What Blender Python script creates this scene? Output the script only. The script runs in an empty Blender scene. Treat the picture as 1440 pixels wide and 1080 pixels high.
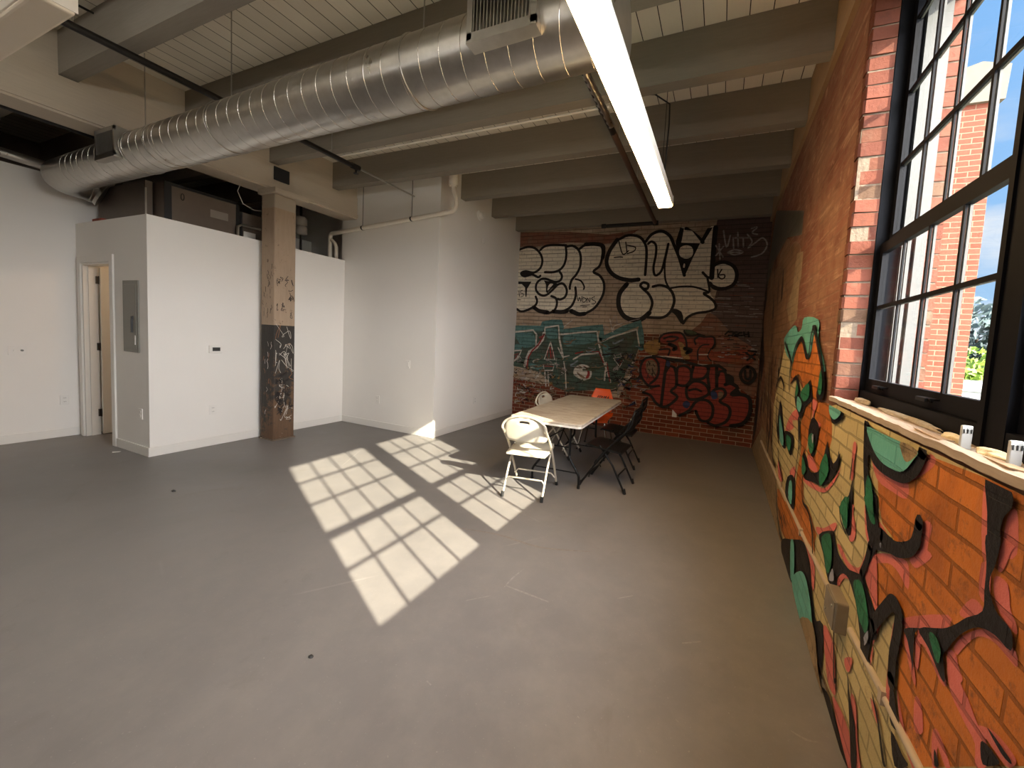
import bpy, bmesh, math, random
from mathutils import Vector, Matrix
from mathutils.geometry import tessellate_polygon
random.seed(7)
SC = bpy.context.scene
COL = SC.collection
PI = math.pi
V3 = Vector

# ------------------------------------------------------------------ camera
FPX, PPX, PPY = 541.0, 787.26, 514.44
CAMP = V3((0, 0, 1.5))
RX, YAW, ROL = -0.0670101, 0.3936358, 0.0571849
FW = V3((-math.sin(YAW) * math.cos(RX), math.cos(YAW) * math.cos(RX), math.sin(RX)))
_r = V3((math.cos(YAW), math.sin(YAW), 0)); _u = _r.cross(FW)
RT = _r * math.cos(ROL) + _u * math.sin(ROL)
UP = -_r * math.sin(ROL) + _u * math.cos(ROL)
cam = bpy.data.cameras.new('camera'); co = bpy.data.objects.new('camera', cam); COL.objects.link(co)
cam.sensor_width = 36; cam.lens = FPX / 1440 * 36
cam.shift_x = -(PPX - 720) / 1440; cam.shift_y = (PPY - 540) / 1440
cam.clip_start = .02; cam.clip_end = 500
M = Matrix((RT, UP, -FW)).transposed().to_4x4(); M.translation = CAMP
co.matrix_world = M
SC.camera = co

def bp(px, py, ax, val):
    """where the sight line of a photo point meets the plane axis=val"""
    d = FW + RT * ((px - PPX) / FPX) - UP * ((py - PPY) / FPX)
    t = (val - CAMP[ax]) / d[ax]
    return CAMP + d * t

# ------------------------------------------------------------------ helpers
def tag(o, label=None, cat=None, group=None, kind=None):
    if label: o['label'] = label
    if cat: o['category'] = cat
    if group: o['group'] = group
    if kind: o['kind'] = kind
    return o

class MB:
    def __init__(s): s.v = []; s.f = []; s.m = []; s.sm = []
    def add(s, vs, fs, mi=0, smooth=False):
        b = len(s.v); s.v += [tuple(v) for v in vs]
        for f in fs:
            s.f.append([b + i for i in f]); s.m.append(mi); s.sm.append(smooth)
        return s
    def box(s, a, b, mi=0, bev=0):
        x0, y0, z0 = [min(p, q) for p, q in zip(a, b)]; x1, y1, z1 = [max(p, q) for p, q in zip(a, b)]
        if bev <= 0:
            vs = [(x0, y0, z0), (x1, y0, z0), (x1, y1, z0), (x0, y1, z0), (x0, y0, z1), (x1, y0, z1), (x1, y1, z1), (x0, y1, z1)]
            return s.add(vs, [(0, 3, 2, 1), (4, 5, 6, 7), (0, 1, 5, 4), (1, 2, 6, 5), (2, 3, 7, 6), (3, 0, 4, 7)], mi)
        bm = bmesh.new(); bmesh.ops.create_cube(bm, size=1)
        for v in bm.verts:
            v.co = V3(((x0 + x1) / 2 + v.co.x * (x1 - x0), (y0 + y1) / 2 + v.co.y * (y1 - y0), (z0 + z1) / 2 + v.co.z * (z1 - z0)))
        bmesh.ops.bevel(bm, geom=bm.edges[:], offset=bev, segments=2, affect='EDGES', profile=.5)
        return s.bm(bm, mi)
    def bm(s, bm, mi=0, smooth=False):
        bm.verts.index_update()
        s.add([v.co.copy() for v in bm.verts], [[v.index for v in f.verts] for f in bm.faces], mi, smooth); bm.free(); return s
    def tube(s, pts, r, n=10, mi=0, caps=True, closed=False):
        pts = [V3(p) for p in pts]; k = len(pts); rs = r if isinstance(r, (list, tuple)) else [r] * k
        vs = []; nrm = None
        for i, p in enumerate(pts):
            if closed: t = (pts[(i + 1) % k] - pts[i - 1]).normalized()
            else:
                t = (pts[min(i + 1, k - 1)] - pts[max(i - 1, 0)]).normalized()
            if nrm is None:
                nrm = t.orthogonal().normalized()
            nrm = (nrm - t * nrm.dot(t)).normalized(); b = t.cross(nrm)
            for j in range(n):
                a = 2 * PI * j / n; vs.append(p + (nrm * math.cos(a) + b * math.sin(a)) * rs[i])
        fs = []
        for i in range(k if closed else k - 1):
            for j in range(n):
                i2 = (i + 1) % k
                fs.append((i * n + j, i * n + (j + 1) % n, i2 * n + (j + 1) % n, i2 * n + j))
        s.add(vs, fs, mi, True)
        if caps and not closed:
            s.add(vs[:n], [tuple(range(n))[::-1]], mi); s.add(vs[-n:], [tuple(range(n))], mi)
        return s
    def cyl(s, a, b, r, n=16, mi=0): return s.tube([a, b], r, n, mi)
    def prism(s, poly, axis, a, b, mi=0):
        """extrude a 2D polygon along an axis (0,1,2) from a to b"""
        def P(p, t):
            q = list(p); q.insert(axis, t); return tuple(q)
        n = len(poly); vs = [P(p, a) for p in poly] + [P(p, b) for p in poly]
        fs = [tuple(range(n)), tuple(range(2 * n - 1, n - 1, -1))] + [(i, i + n, (i + 1) % n + n, (i + 1) % n) for i in range(n)]
        return s.add(vs, fs, mi)
    def build(s, name, mats, parent=None, loc=None, fix=True):
        me = bpy.data.meshes.new(name); me.from_pydata(s.v, [], s.f)
        if not isinstance(mats, (list, tuple)): mats = [mats]
        for m in mats: me.materials.append(m)
        for p, mi, sm in zip(me.polygons, s.m, s.sm): p.material_index = mi; p.use_smooth = sm
        if fix:
            bm = bmesh.new(); bm.from_mesh(me); bmesh.ops.recalc_face_normals(bm, faces=bm.faces[:]); bm.to_mesh(me); bm.free()
        o = bpy.data.objects.new(name, me); COL.objects.link(o)
        if loc is not None: o.location = loc
        if parent is not None: o.parent = parent
        return o

def empty(name, loc, label, cat, rz=0, group=None, kind=None):
    o = bpy.data.objects.new(name, None); COL.objects.link(o); o.location = loc; o.rotation_euler = (0, 0, rz)
    o.empty_display_size = .1
    return tag(o, label, cat, group, kind)
def kids(o): return [c for c in bpy.data.objects if c.parent == o]
def copy_tree(o, parent=None):
    c = o.copy(); COL.objects.link(c)
    if parent is not None: c.parent = parent
    for ch in kids(o): copy_tree(ch, c)
    return c
def arc(c, r, a0, a1, n, plane='yz'):
    out = []
    for i in range(n + 1):
        a = math.radians(a0 + (a1 - a0) * i / n); p, q = r * math.cos(a), r * math.sin(a)
        d = {'yz': (0, p, q), 'xz': (p, 0, q), 'xy': (p, q, 0)}[plane]
        out.append(V3(c) + V3(d))
    return out
def smooth(pts, closed=False, k=4):
    n = len(pts)
    if n < 3: return list(pts)
    out = []
    rng = range(n if closed else n - 1)
    for i in rng:
        if closed: p0, p1, p2, p3 = pts[i - 1], pts[i], pts[(i + 1) % n], pts[(i + 2) % n]
        else: p0, p1, p2, p3 = pts[max(i - 1, 0)], pts[i], pts[i + 1], pts[min(i + 2, n - 1)]
        for j in range(k):
            t = j / k
            out.append(.5 * ((2 * p1) + (p2 - p0) * t + (2 * p0 - 5 * p1 + 4 * p2 - p3) * t * t + (3 * p1 - p0 - 3 * p2 + p3) * t ** 3))
    if not closed: out.append(pts[-1])
    return out

# ------------------------------------------------------------------ materials
class NT:
    def __init__(s, name):
        s.mat = bpy.data.materials.new(name); s.mat.use_nodes = True; s.t = s.mat.node_tree
        s.t.nodes.clear(); s.out = s.t.nodes.new('ShaderNodeOutputMaterial')
    def n(s, typ, ins=None, **kw):
        nd = s.t.nodes.new('ShaderNode' + typ)
        for k, v in kw.items(): setattr(nd, k, v)
        for k, v in (ins or {}).items(): s.set(nd.inputs[k], v)
        return nd
    def set(s, sock, v):
        if isinstance(v, bpy.types.NodeSocket): s.t.links.new(v, sock)
        elif isinstance(v, bpy.types.Node): s.t.links.new(v.outputs[0], sock)
        else:
            if sock.type == 'RGBA' and len(v) == 3: v = (*v, 1)
            sock.default_value = v
    def mix(s, fac, a, b, mode='MIX'):
        nd = s.t.nodes.new('ShaderNodeMix'); nd.data_type = 'RGBA'; nd.blend_type = mode
        s.set(nd.inputs[0], fac); s.set(nd.inputs[6], a); s.set(nd.inputs[7], b); return nd.outputs[2]
    def math(s, op, a, b=0., c=None, clamp=False):
        nd = s.t.nodes.new('ShaderNodeMath'); nd.operation = op; nd.use_clamp = clamp
        s.set(nd.inputs[0], a); s.set(nd.inputs[1], b)
        if c is not None: s.set(nd.inputs[2], c)
        return nd.outputs[0]
    def ramp(s, fac, stops, interp='LINEAR'):
        nd = s.t.nodes.new('ShaderNodeValToRGB'); s.set(nd.inputs[0], fac); cr = nd.color_ramp; cr.interpolation = interp
        while len(cr.elements) < len(stops): cr.elements.new(.5)
        for e, (p, c) in zip(cr.elements, stops):
            e.position = p; e.color = (*c, 1) if not isinstance(c, (int, float)) else (c, c, c, 1)
        return nd.outputs[0]
    def coord(s, kind='Object'): return s.n('TexCoord').outputs[kind]
    def noise(s, vec, scale, detail=4, rough=.55, dist=0):
        return s.n('TexNoise', {'Vector': vec, 'Scale': scale, 'Detail': detail, 'Roughness': rough, 'Distortion': dist}).outputs['Fac']
    def bump(s, h, strength=.3, dist=.01):
        return s.n('Bump', {'Height': h, 'Strength': strength, 'Distance': dist}).outputs[0]
    def bsdf(s, color, rough=.5, metal=0., bump=None, spec=.5, emit=None, estr=0.):
        b = s.n('BsdfPrincipled', {'Base Color': color, 'Roughness': rough, 'Metallic': metal, 'Specular IOR Level': spec})
        if bump is not None: s.set(b.inputs['Normal'], bump)
        if emit is not None: s.set(b.inputs['Emission Color'], emit); b.inputs['Emission Strength'].default_value = estr
        s.t.links.new(b.outputs[0], s.out.inputs[0]); return s.mat
    def sep(s, vec): return s.n('SeparateXYZ', {0: vec}).outputs
    def comb(s, x, y, z=0.): return s.n('CombineXYZ', {0: x, 1: y, 2: z}).outputs[0]

def lin(*c): return tuple(((v / 255) / 12.92 if v <= 10 else ((v / 255 + .055) / 1.055) ** 2.4) for v in c)

def simple(name, c, rough=.5, metal=0., var=.06, scale=12., bump=0., spec=.5):
    n = NT(name); co_ = n.coord(); f = n.noise(co_, scale)
    lo = tuple(x * (1 - var * 2) for x in c); hi = tuple(min(1, x * (1 + var * 2)) for x in c)
    col = n.mix(f, lo, hi)
    return n.bsdf(col, rough, metal, n.bump(f, bump, .01) if bump else None, spec)

def brick_nodes(n, axis, dist=.006, bw=.215, rh=.0685, ms=.006):
    x, y, z = n.sep(n.coord())
    p = {'x': x, 'y': y}[axis]
    vec = n.comb(p, z, 0.)
    ns = n.n('TexNoise', {'Vector': n.coord(), 'Scale': 9., 'Detail': 3.}).outputs['Color']
    off = n.n('VectorMath', {0: ns, 1: (.5, .5, .5)}, operation='SUBTRACT').outputs[0]
    off = n.n('VectorMath', {0: off, 1: (dist * 2, dist * 2, 0)}, operation='MULTIPLY').outputs[0]
    vec = n.n('VectorMath', {0: vec, 1: off}, operation='ADD').outputs[0]
    b = n.n('TexBrick', {'Vector': vec, 'Color1': (0, 0, 0), 'Color2': (1, 1, 1), 'Mortar': (.5, .5, .5), 'Scale': 1., 'Mortar Size': ms, 'Mortar Smooth': .25, 'Bias': 0., 'Brick Width': bw, 'Row Height': rh})
    b.offset = .5
    return b.outputs['Color'], b.outputs['Fac']    # per-brick value, mortar mask

def raw_brick(name, axis, c1, c2, mortar, rough=.9, grime=.35, over=None, hstretch=False):
    n = NT(name); v, m = brick_nodes(n, axis)
    val = n.n('RGBToBW', {0: v}).outputs[0]
    col = n.mix(val, c1, c2)
    f = n.noise(n.coord(), 3.2, 6, .65); f2 = n.noise(n.coord(), 28., 4, .7)
    col = n.mix(n.math('MULTIPLY', f2, grime), col, tuple(x * .45 for x in c1))
    if over is not None:
        for (oc, sc, lo, hi) in over:
            g = n.noise(n.coord(), sc, 6, .6, .4)
            col = n.mix(n.ramp(g, [(lo, 0.), (hi, 1.)]), col, oc)
    if hstretch:
        mp = n.n('Mapping', {'Vector': n.coord(), 'Scale': (1., 2.4, 34.)}); g = n.noise(mp.outputs[0], 1., 6, .7)
        col = n.mix(n.ramp(g, [(.54, 0.), (.68, .6)]), col, lin(176, 140, 116)); col = n.mix(n.ramp(g, [(.30, .65), (.42, 0.)]), col, lin(84, 58, 46))
    col = n.mix(n.math('MULTIPLY', m, .85), col, mortar)
    h = n.math('SUBTRACT', n.math('MULTIPLY', f2, .35), m)
    return n.bsdf(col, rough, 0, n.bump(h, .6, .012), .2)

def paint_brick(name, axis, c, rough=.55, wear=.12, joint=.35, wearcol=None, coat=None):
    """paint over the bricks of a wall: joints and chips still show"""
    n = NT(name); v, m = brick_nodes(n, axis)
    f = n.noise(n.coord(), 6., 6, .65); f2 = n.noise(n.coord(), 40., 4, .7)
    col = n.mix(f, tuple(x * .82 for x in c), tuple(min(1, x * 1.12) for x in c))
    if coat:
        g = n.noise(n.coord(), 4.5, 5, .6, .6); col = n.mix(n.ramp(g, [(.45, 0.), (.65, .8)]), col, coat)
    if wearcol:
        g = n.noise(n.coord(), 16., 6, .75); col = n.mix(n.ramp(g, [(.62 - wear, 0.), (.72 - wear * .5, 1.)]), col, wearcol)
    col = n.mix(n.math('MULTIPLY', m, joint), col, tuple(x * .35 for x in c))
    if axis == 'x':      # rubbed horizontal streaks along the courses
        mp = n.n('Mapping', {'Vector': n.coord(), 'Scale': (2.2, 1., 46.)}); g = n.noise(mp.outputs[0], 1., 5, .7)
        col = n.mix(n.ramp(g, [(.50, 0.), (.66, .5)]), col, tuple(x * .42 for x in c))
        zz = n.sep(n.coord())[2]; fr = n.math('FRACT', n.math('DIVIDE', n.math('ADD', zz, n.math('MULTIPLY', f2, .012)), .0685)); ln = n.math('LESS_THAN', fr, .2)
        mp2 = n.n('Mapping', {'Vector': n.coord(), 'Scale': (1.6, 1., 15.)}); g2 = n.noise(mp2.outputs[0], 1., 4, .6)
        col = n.mix(n.math('MULTIPLY', ln, n.ramp(g2, [(.42, .1), (.58, .75)])), col, tuple(x * .28 for x in c))
    else:
        val = n.n('RGBToBW', {0: v}).outputs[0]; col = n.mix(n.math('MULTIPLY', val, .45), col, tuple(x * .5 for x in c))
    h = n.math('SUBTRACT', n.math('MULTIPLY', f2, .25), m)
    return n.bsdf(col, rough, 0, n.bump(h, .8, .016), .3)

def wood(name, c1, c2, axis='x', rough=.7, scale=6., stretch=12.):
    n = NT(name); mp = n.n('Mapping', {'Vector': n.coord(), 'Scale': tuple(1. if a == axis else stretch for a in 'xyz')})
    f = n.noise(mp.outputs[0], scale, 5, .6, .3)
    return n.bsdf(n.mix(f, c1, c2), rough, 0, n.bump(f, .15, .006), .3)

# ------ colours
M_ = {}
def floor_mat():
    n = NT('sealed concrete'); c = n.coord()
    a = n.noise(c, .55, 6, .6, .5); b = n.noise(c, 5., 8, .7); d = n.noise(c, 90., 3, .6)
    col = n.ramp(a, [(.3, lin(107, 104, 103)), (.7, lin(126, 122, 121))])
    col = n.mix(n.ramp(b, [(.42, 0.), (.75, .28)]), col, lin(150, 144, 138))
    col = n.mix(n.ramp(d, [(.66, 0.), (.72, .35)]), col, lin(166, 160, 154))
    w = n.noise(c, 2.2, 7, .7, 1.2)
    col = n.mix(n.ramp(w, [(.60, 0.), (.78, .35)]), col, lin(94, 87, 82))
    sg = n.ramp(n.noise(c, 1.1, 2), [(.58, 0.), (.64, 1.)])
    vo = n.n('TexVoronoi', {'Vector': c, 'Scale': .55, 'Randomness': 1.}, feature='DISTANCE_TO_EDGE').outputs['Distance']
    col = n.mix(n.math('MULTIPLY', n.ramp(vo, [(0., .5), (.005, 0.)]), n.math('MULTIPLY', sg, b)), col, lin(170, 164, 158))
    r = n.ramp(b, [(.3, .42), (.7, .55)])
    return n.bsdf(col, r, 0, n.bump(b, .06, .004), .45)
M_['floor'] = floor_mat()
M_['drywall'] = simple('white drywall', lin(234, 231, 226), .75, var=.01, scale=3, spec=.25)
M_['trimwhite'] = simple('white painted trim', lin(228, 225, 219), .45, var=.01)
def ceil_mat():
    n = NT('grey painted boards'); x, y, z = n.sep(n.coord())
    s = n.math('MULTIPLY', n.math('ADD', x, 20.05), 1 / .1485)
    fr = n.math('FRACT', s); gap = n.math('LESS_THAN', fr, .045)
    w = n.n('TexWhiteNoise', {'W': n.math('FLOOR', s)}, noise_dimensions='1D').outputs['Value']
    mp = n.n('Mapping', {'Vector': n.coord(), 'Scale': (10., 1., 1.)}); f = n.noise(mp.outputs[0], 5., 5)
    col = n.mix(w, lin(222, 216, 202), lin(236, 230, 216)); col = n.mix(n.math('MULTIPLY', f, .3), col, lin(206, 198, 182))
    col = n.mix(gap, col, lin(40, 32, 26))
    return n.bsdf(col, .65, 0, n.bump(n.math('SUBTRACT', f, n.math('MULTIPLY', gap, 3.)), .3, .01), .3)
M_['ceiling'] = ceil_mat()
M_['joist'] = wood('grey painted joist', lin(128, 121, 110), lin(146, 138, 126), 'x', .6, 5.)
M_['girder'] = wood('warm grey painted girder', lin(180, 168, 152), lin(198, 186, 168), 'y', .6, 5.)
M_['black'] = simple('black metal', lin(13, 13, 14), .45, .2, spec=.4)
M_['blackpaint'] = simple('black window paint', lin(15, 16, 21), .65, 0, .1, 30, 0., .12)
M_['blackpipe'] = simple('black iron pipe', lin(34, 30, 28), .5, .4)
M_['brownpipe'] = simple('brown primed pipe', lin(78, 56, 44), .6, .1, .12, 20)
M_['pvc'] = simple('white plastic pipe', lin(222, 214, 200), .4, 0, .03)
M_['plate'] = simple('white plastic plate', lin(232, 229, 224), .35, 0, .01)
M_['darkslot'] = simple('dark slot', lin(50, 50, 50), .5)
M_['panel'] = simple('grey enamel', lin(122, 120, 112), .45, .2, .03)
M_['ahu'] = simple('dark grey cabinet enamel', lin(112, 100, 90), .5, .2, .05)
M_['ahudark'] = simple('near black trim', lin(26, 28, 32), .5)
M_['cream'] = simple('cream plastic', lin(198, 191, 175), .4, 0, .03)
M_['creammetal'] = simple('cream enamelled steel', lin(196, 188, 172), .35, .25, .03)
M_['blackplastic'] = simple('black vinyl', lin(13, 11, 11), .5, spec=.3)
M_['orange'] = simple('orange plastic', lin(232, 92, 30), .4, 0, .04)
M_['chrome'] = simple('chrome', lin(190, 188, 184), .15, 1., .02)
M_['rubber'] = simple('black rubber', lin(20, 20, 20), .7)
M_['brass'] = simple('dull hinge metal', lin(70, 64, 58), .4, .8)
M_['cable'] = simple('black cable', lin(22, 20, 18), .6)
M_['greyconduit'] = simple('galvanised conduit', lin(190, 172, 150), .45, .1, .08)
M_['boxsteel'] = simple('steel junction box', lin(150, 138, 122), .45, .4, .08, 25)
M_['foam'] = simple('yellowed spray foam', lin(226, 208, 168), .9, 0, .1, 40, .8)
M_['cement'] = simple('crumbled mortar', lin(168, 156, 138), .95, 0, .2, 40, .9)
M_['shim'] = simple('pale grey plastic', lin(190, 190, 186), .5)
M_['board'] = wood('weathered board', lin(150, 126, 104), lin(206, 188, 168), 'y', .8, 7., 9.)
M_['white'] = simple('white lamp housing', lin(222, 216, 206), .45, 0, .02)
M_['outerbar'] = simple('weathered outer bars', lin(84, 84, 83), .6)
M_['filter'] = simple('pale grey tank', lin(150, 142, 132), .5)
def tabletop():
    n = NT('stained white tabletop'); c = n.coord(); mp = n.n('Mapping', {'Vector': c, 'Scale': (1., 3., 1.), 'Rotation': (0, 0, .6)})
    a = n.noise(mp.outputs[0], 4., 7, .7, 1.); b = n.noise(c, 30., 4, .7)
    col = n.mix(n.ramp(a, [(.42, 0.), (.62, .75)]), lin(190, 182, 168), lin(150, 132, 112))
    col = n.mix(n.ramp(b, [(.55, 0.), (.75, .4)]), col, lin(130, 118, 100))
    x, y, z = n.sep(c); edge = n.math('LESS_THAN', z, -.002)
    col = n.mix(edge, col, lin(226, 224, 218))
    return n.bsdf(col, .42, 0, None, .4)
M_['tabletop'] = tabletop()
def galv():
    n = NT('galvanised sheet'); c = n.coord(); mp = n.n('Mapping', {'Vector': c, 'Scale': (2., 2., 2.)})
    f = n.noise(mp.outputs[0], 9., 6, .6); g = n.noise(c, 1.6, 4, .6)
    col = n.mix(f, lin(172, 168, 160), lin(205, 202, 196))
    r = n.math('ADD', n.math('MULTIPLY', f, .14), n.math('MULTIPLY', g, .22))
    return n.bsdf(col, n.math('ADD', r, .14), 1., n.bump(g, .12, .03))
M_['galv'] = galv()
M_['seam'] = simple('bright duct seam', lin(225, 222, 214), .22, 1., .02)
def lamp(name, c, s):
    n = NT(name); e = n.n('Emission', {'Color': c, 'Strength': s}); n.t.links.new(e.outputs[0], n.out.inputs[0]); return n.mat
M_['tube'] = lamp('lit diffuser', (1., .64, .29), 54.)
M_['filltube'] = lamp('added fill diffuser', (.98, .98, 1.), 6.)  # underside glow of the added lamps behind the camera
M_['filluplight'] = lamp('added uplight fill', (1., .97, .92), 66.)  # upward glow of the added lamps, lifts the ceiling
M_['warmbulb'] = lamp('warm bulb', (1., .66, .36), 60.)
M_['lens'] = simple('unlit frosted diffuser', lin(226, 214, 196), .5, 0, .01)
def glass():
    n = NT('window glass'); t = n.n('BsdfTransparent', {'Color': (.96, .97, .97)}); g = n.n('BsdfGlossy', {'Roughness': .01})
    f = n.n('LayerWeight', {'Blend': .5}).outputs['Facing']; m = n.n('MixShader', {0: n.math('MULTIPLY_ADD', n.math('POWER', f, 5.), .35, .02), 1: t.outputs[0], 2: g.outputs[0]})
    n.t.links.new(m.outputs[0], n.out.inputs[0]); return n.mat
M_['glass'] = glass()
def column_mat():
    n = NT('worn painted timber'); c = n.coord(); x, y, z = n.sep(c)
    mp = n.n('Mapping', {'Vector': c, 'Scale': (9., 9., 1.)}); g = n.noise(mp.outputs[0], 4., 6, .65); f = n.noise(c, 14., 7, .75)
    up = n.mix(g, lin(150, 128, 108), lin(178, 158, 136))
    up = n.mix(n.ramp(f, [(.6, 0.), (.68, .8)]), up, lin(84, 66, 54))
    dk = n.mix(g, lin(44, 42, 40), lin(66, 62, 58)); wd = n.mix(g, lin(76, 58, 46), lin(118, 92, 70))
    k = n.math('ADD', f, n.math('MULTIPLY', n.math('SUBTRACT', n.math('ADD', .62, n.math('MULTIPLY', n.math('ADD', x, 5.32), 1.8)), z), .28))
    dk = n.mix(n.ramp(k, [(.52, 0.), (.62, 1.)]), dk, wd)
    dk = n.mix(n.ramp(n.noise(c, 34., 5, .8), [(.66, 0.), (.7, .7)]), dk, lin(190, 184, 174))
    s = n.math('GREATER_THAN', z, 1.482)
    tp = n.math('GREATER_THAN', z, 2.93)
    col = n.mix(s, dk, up); col = n.mix(tp, col, lin(168, 156, 140))
    return n.bsdf(col, .7, 0, n.bump(f, .3, .008), .3)
M_['column'] = column_mat()

# walls of brick
M_['bwbase'] = raw_brick('old brick under paint', 'x', lin(112, 56, 42), lin(140, 74, 54), lin(170, 150, 130), over=[(lin(80, 60, 46), 2.5, .5, .72)])
M_['bwgrey'] = paint_brick('taupe painted brick', 'x', lin(182, 162, 140), coat=lin(158, 136, 116), wearcol=lin(168, 156, 140), wear=.03, joint=.5)
M_['bwdark'] = paint_brick('dark mauve brick', 'x', lin(94, 76, 72), wearcol=lin(160, 150, 140), wear=-.02, joint=.45)
M_['bwred'] = paint_brick('rusty rubbed brick', 'x', lin(138, 92, 76), coat=lin(128, 104, 88), joint=.5)
def B(name, c, **k): M_[name] = paint_brick(name, 'x', c, **k)
B('silver', lin(240, 232, 214), wear=.02, wearcol=lin(150, 138, 120), joint=.35, coat=lin(226, 218, 200))
B('ink', lin(30, 24, 22), joint=.2, wear=.02, wearcol=lin(52, 42, 36))
B('teal', lin(88, 126, 124), wearcol=lin(44, 66, 60), wear=.08, joint=.4)
B('tealdk', lin(70, 92, 80), coat=lin(70, 60, 50), wearcol=lin(96, 100, 90), wear=.06, joint=.45)
B('chalk', lin(206, 200, 190), wear=.1, wearcol=lin(130, 120, 110))
B('blood', lin(150, 52, 50), wear=.03, wearcol=lin(90, 40, 36))
B('redpaint', lin(142, 54, 44), wear=.0, wearcol=lin(110, 40, 34), joint=.4)
B('redorange', lin(146, 66, 46), coat=lin(124, 76, 44), wear=.05, wearcol=lin(96, 44, 36), joint=.5)
B('bluedk', lin(44, 58, 96)); B('steelblue', lin(128, 140, 148)); B('olive', lin(74, 82, 60)); B('lilac', lin(170, 160, 156), wear=.1, wearcol=lin(96, 84, 80))
B('brownscr', lin(126, 104, 82)); B('ochre', lin(160, 124, 70), wear=.12, wearcol=lin(120, 90, 70))
# right-hand wall
RW = raw_brick('scraped red brick', 'y', lin(118, 74, 58), lin(134, 86, 68), lin(126, 92, 74), over=[(lin(136, 100, 78), 2.6, .42, .62), (lin(164, 126, 102), 9., .58, .72), (lin(100, 78, 66), 2., .6, .8)], hstretch=True)
def Rr(name, c, **k): M_[name] = paint_brick(name, 'y', c, **k)
Rr('r_tan', lin(214, 192, 138), wear=.04, wearcol=lin(172, 142, 104), joint=.75)
Rr('r_orange', lin(212, 124, 54), coat=lin(160, 88, 46), wear=.09, wearcol=lin(120, 72, 50), joint=.85)
Rr('r_pink', lin(226, 122, 112), wear=.0, wearcol=lin(190, 96, 84), joint=.6)
Rr('r_ink', lin(34, 30, 32), joint=.3); Rr('r_green', lin(46, 118, 82), wearcol=lin(30, 70, 54), wear=.06, joint=.4)
Rr('r_teal', lin(112, 186, 170), wearcol=lin(150, 160, 140), wear=.02, joint=.35)
Rr('r_lav', lin(168, 168, 180)); Rr('r_mud', lin(148, 108, 76), coat=lin(112, 78, 52), wearcol=lin(176, 146, 108), wear=.04, joint=.3)
Rr('r_greypaint', lin(92, 86, 74), joint=.25, wearcol=lin(120, 92, 72), wear=.04); Rr('r_dirt', lin(164, 138, 104), wearcol=lin(92, 74, 56), wear=.1, joint=.3)
Rr('r_char', lin(46, 36, 34), wearcol=lin(92, 60, 50), wear=.06, joint=.3)
def jamb_mat():
    n = NT('orange red brick ends'); c = n.coord(); z = n.sep(c)[2]
    w = n.n('TexWhiteNoise', {'W': n.math('FLOOR', n.math('DIVIDE', n.math('SUBTRACT', z, 1.266), .0685))}, noise_dimensions='1D').outputs['Value']
    f = n.noise(c, 22., 6, .7); g = n.noise(c, 9., 5, .6)
    col = n.ramp(w, [(0., lin(94, 53, 42)), (.55, lin(114, 66, 53)), (.8, lin(106, 62, 48)), (.92, lin(94, 72, 58))])
    col = n.mix(n.ramp(f, [(.5, 0.), (.75, .6)]), col, lin(72, 45, 37)); col = n.mix(n.ramp(g, [(.60, 0.), (.72, .5)]), col, lin(124, 100, 84))
    return n.bsdf(col, .9, 0, n.bump(f, .5, .01), .2)
M_['jambbrick'] = jamb_mat()
M_['mortar'] = simple('pale mortar', lin(112, 98, 84), .95, 0, .12, 40, .6)
M_['outbrick'] = raw_brick('sunlit outside brick', 'x', lin(112, 62, 48), lin(126, 72, 57), lin(130, 114, 96), over=[(lin(98, 74, 63), 6., .6, .75)])
M_['stone'] = simple('weathered coping stone', lin(100, 96, 88), .9, 0, .1, 10)
M_['facade'] = simple('outside facade', lin(170, 96, 72), .9)
M_['leafdark'] = simple('blue green leaves', lin(58, 74, 74), .7, 0, .3, 3)
M_['leaf'] = simple('bright spring leaves', lin(116, 140, 40), .6, 0, .2, 3)
M_['bark'] = simple('bark', lin(90, 74, 60), .9)
M_['roof'] = simple('pale flat roof', lin(150, 150, 148), .8)
M_['lawn'] = simple('distant ground', lin(120, 124, 100), .9, 0, .1, .5)

# ------------------------------------------------------------------ the room
XR, YB, XL, XBOX, YBOX, ZBOX = .556, 6.6, -7.218, -5.552, 2.065, 2.551
XBU, YBU, ZC, ZJ = -3.71, 4.33, 3.84, 3.49
YF = -4.2
XOUT = .93
def struct(o): o['kind'] = 'structure'; return o
fl = MB().box((-9.2, YF - .2, -.12), (XOUT, YB + .3, 0))
cl = MB().box((-9.2, YF - .2, ZC), (XOUT, YB + .3, ZC + .12)); struct(cl.build('ceiling', M_['ceiling']))
struct(MB().box((-9.2, YF - .2, 0), (XOUT, YF, ZC)).build('wall_front', M_['drywall']))
# left wall ends under an open plenum
m = MB().box((XL - .14, YF, 0), (XL, YB, 3.06))
struct(m.build('wall_left', M_['drywall']))
struct(MB().box((-9.2, YF, 0), (-9.05, YB, ZC)).build('wall_plenum', simple('unpainted dark block', lin(120, 106, 98), .9)))

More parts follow.
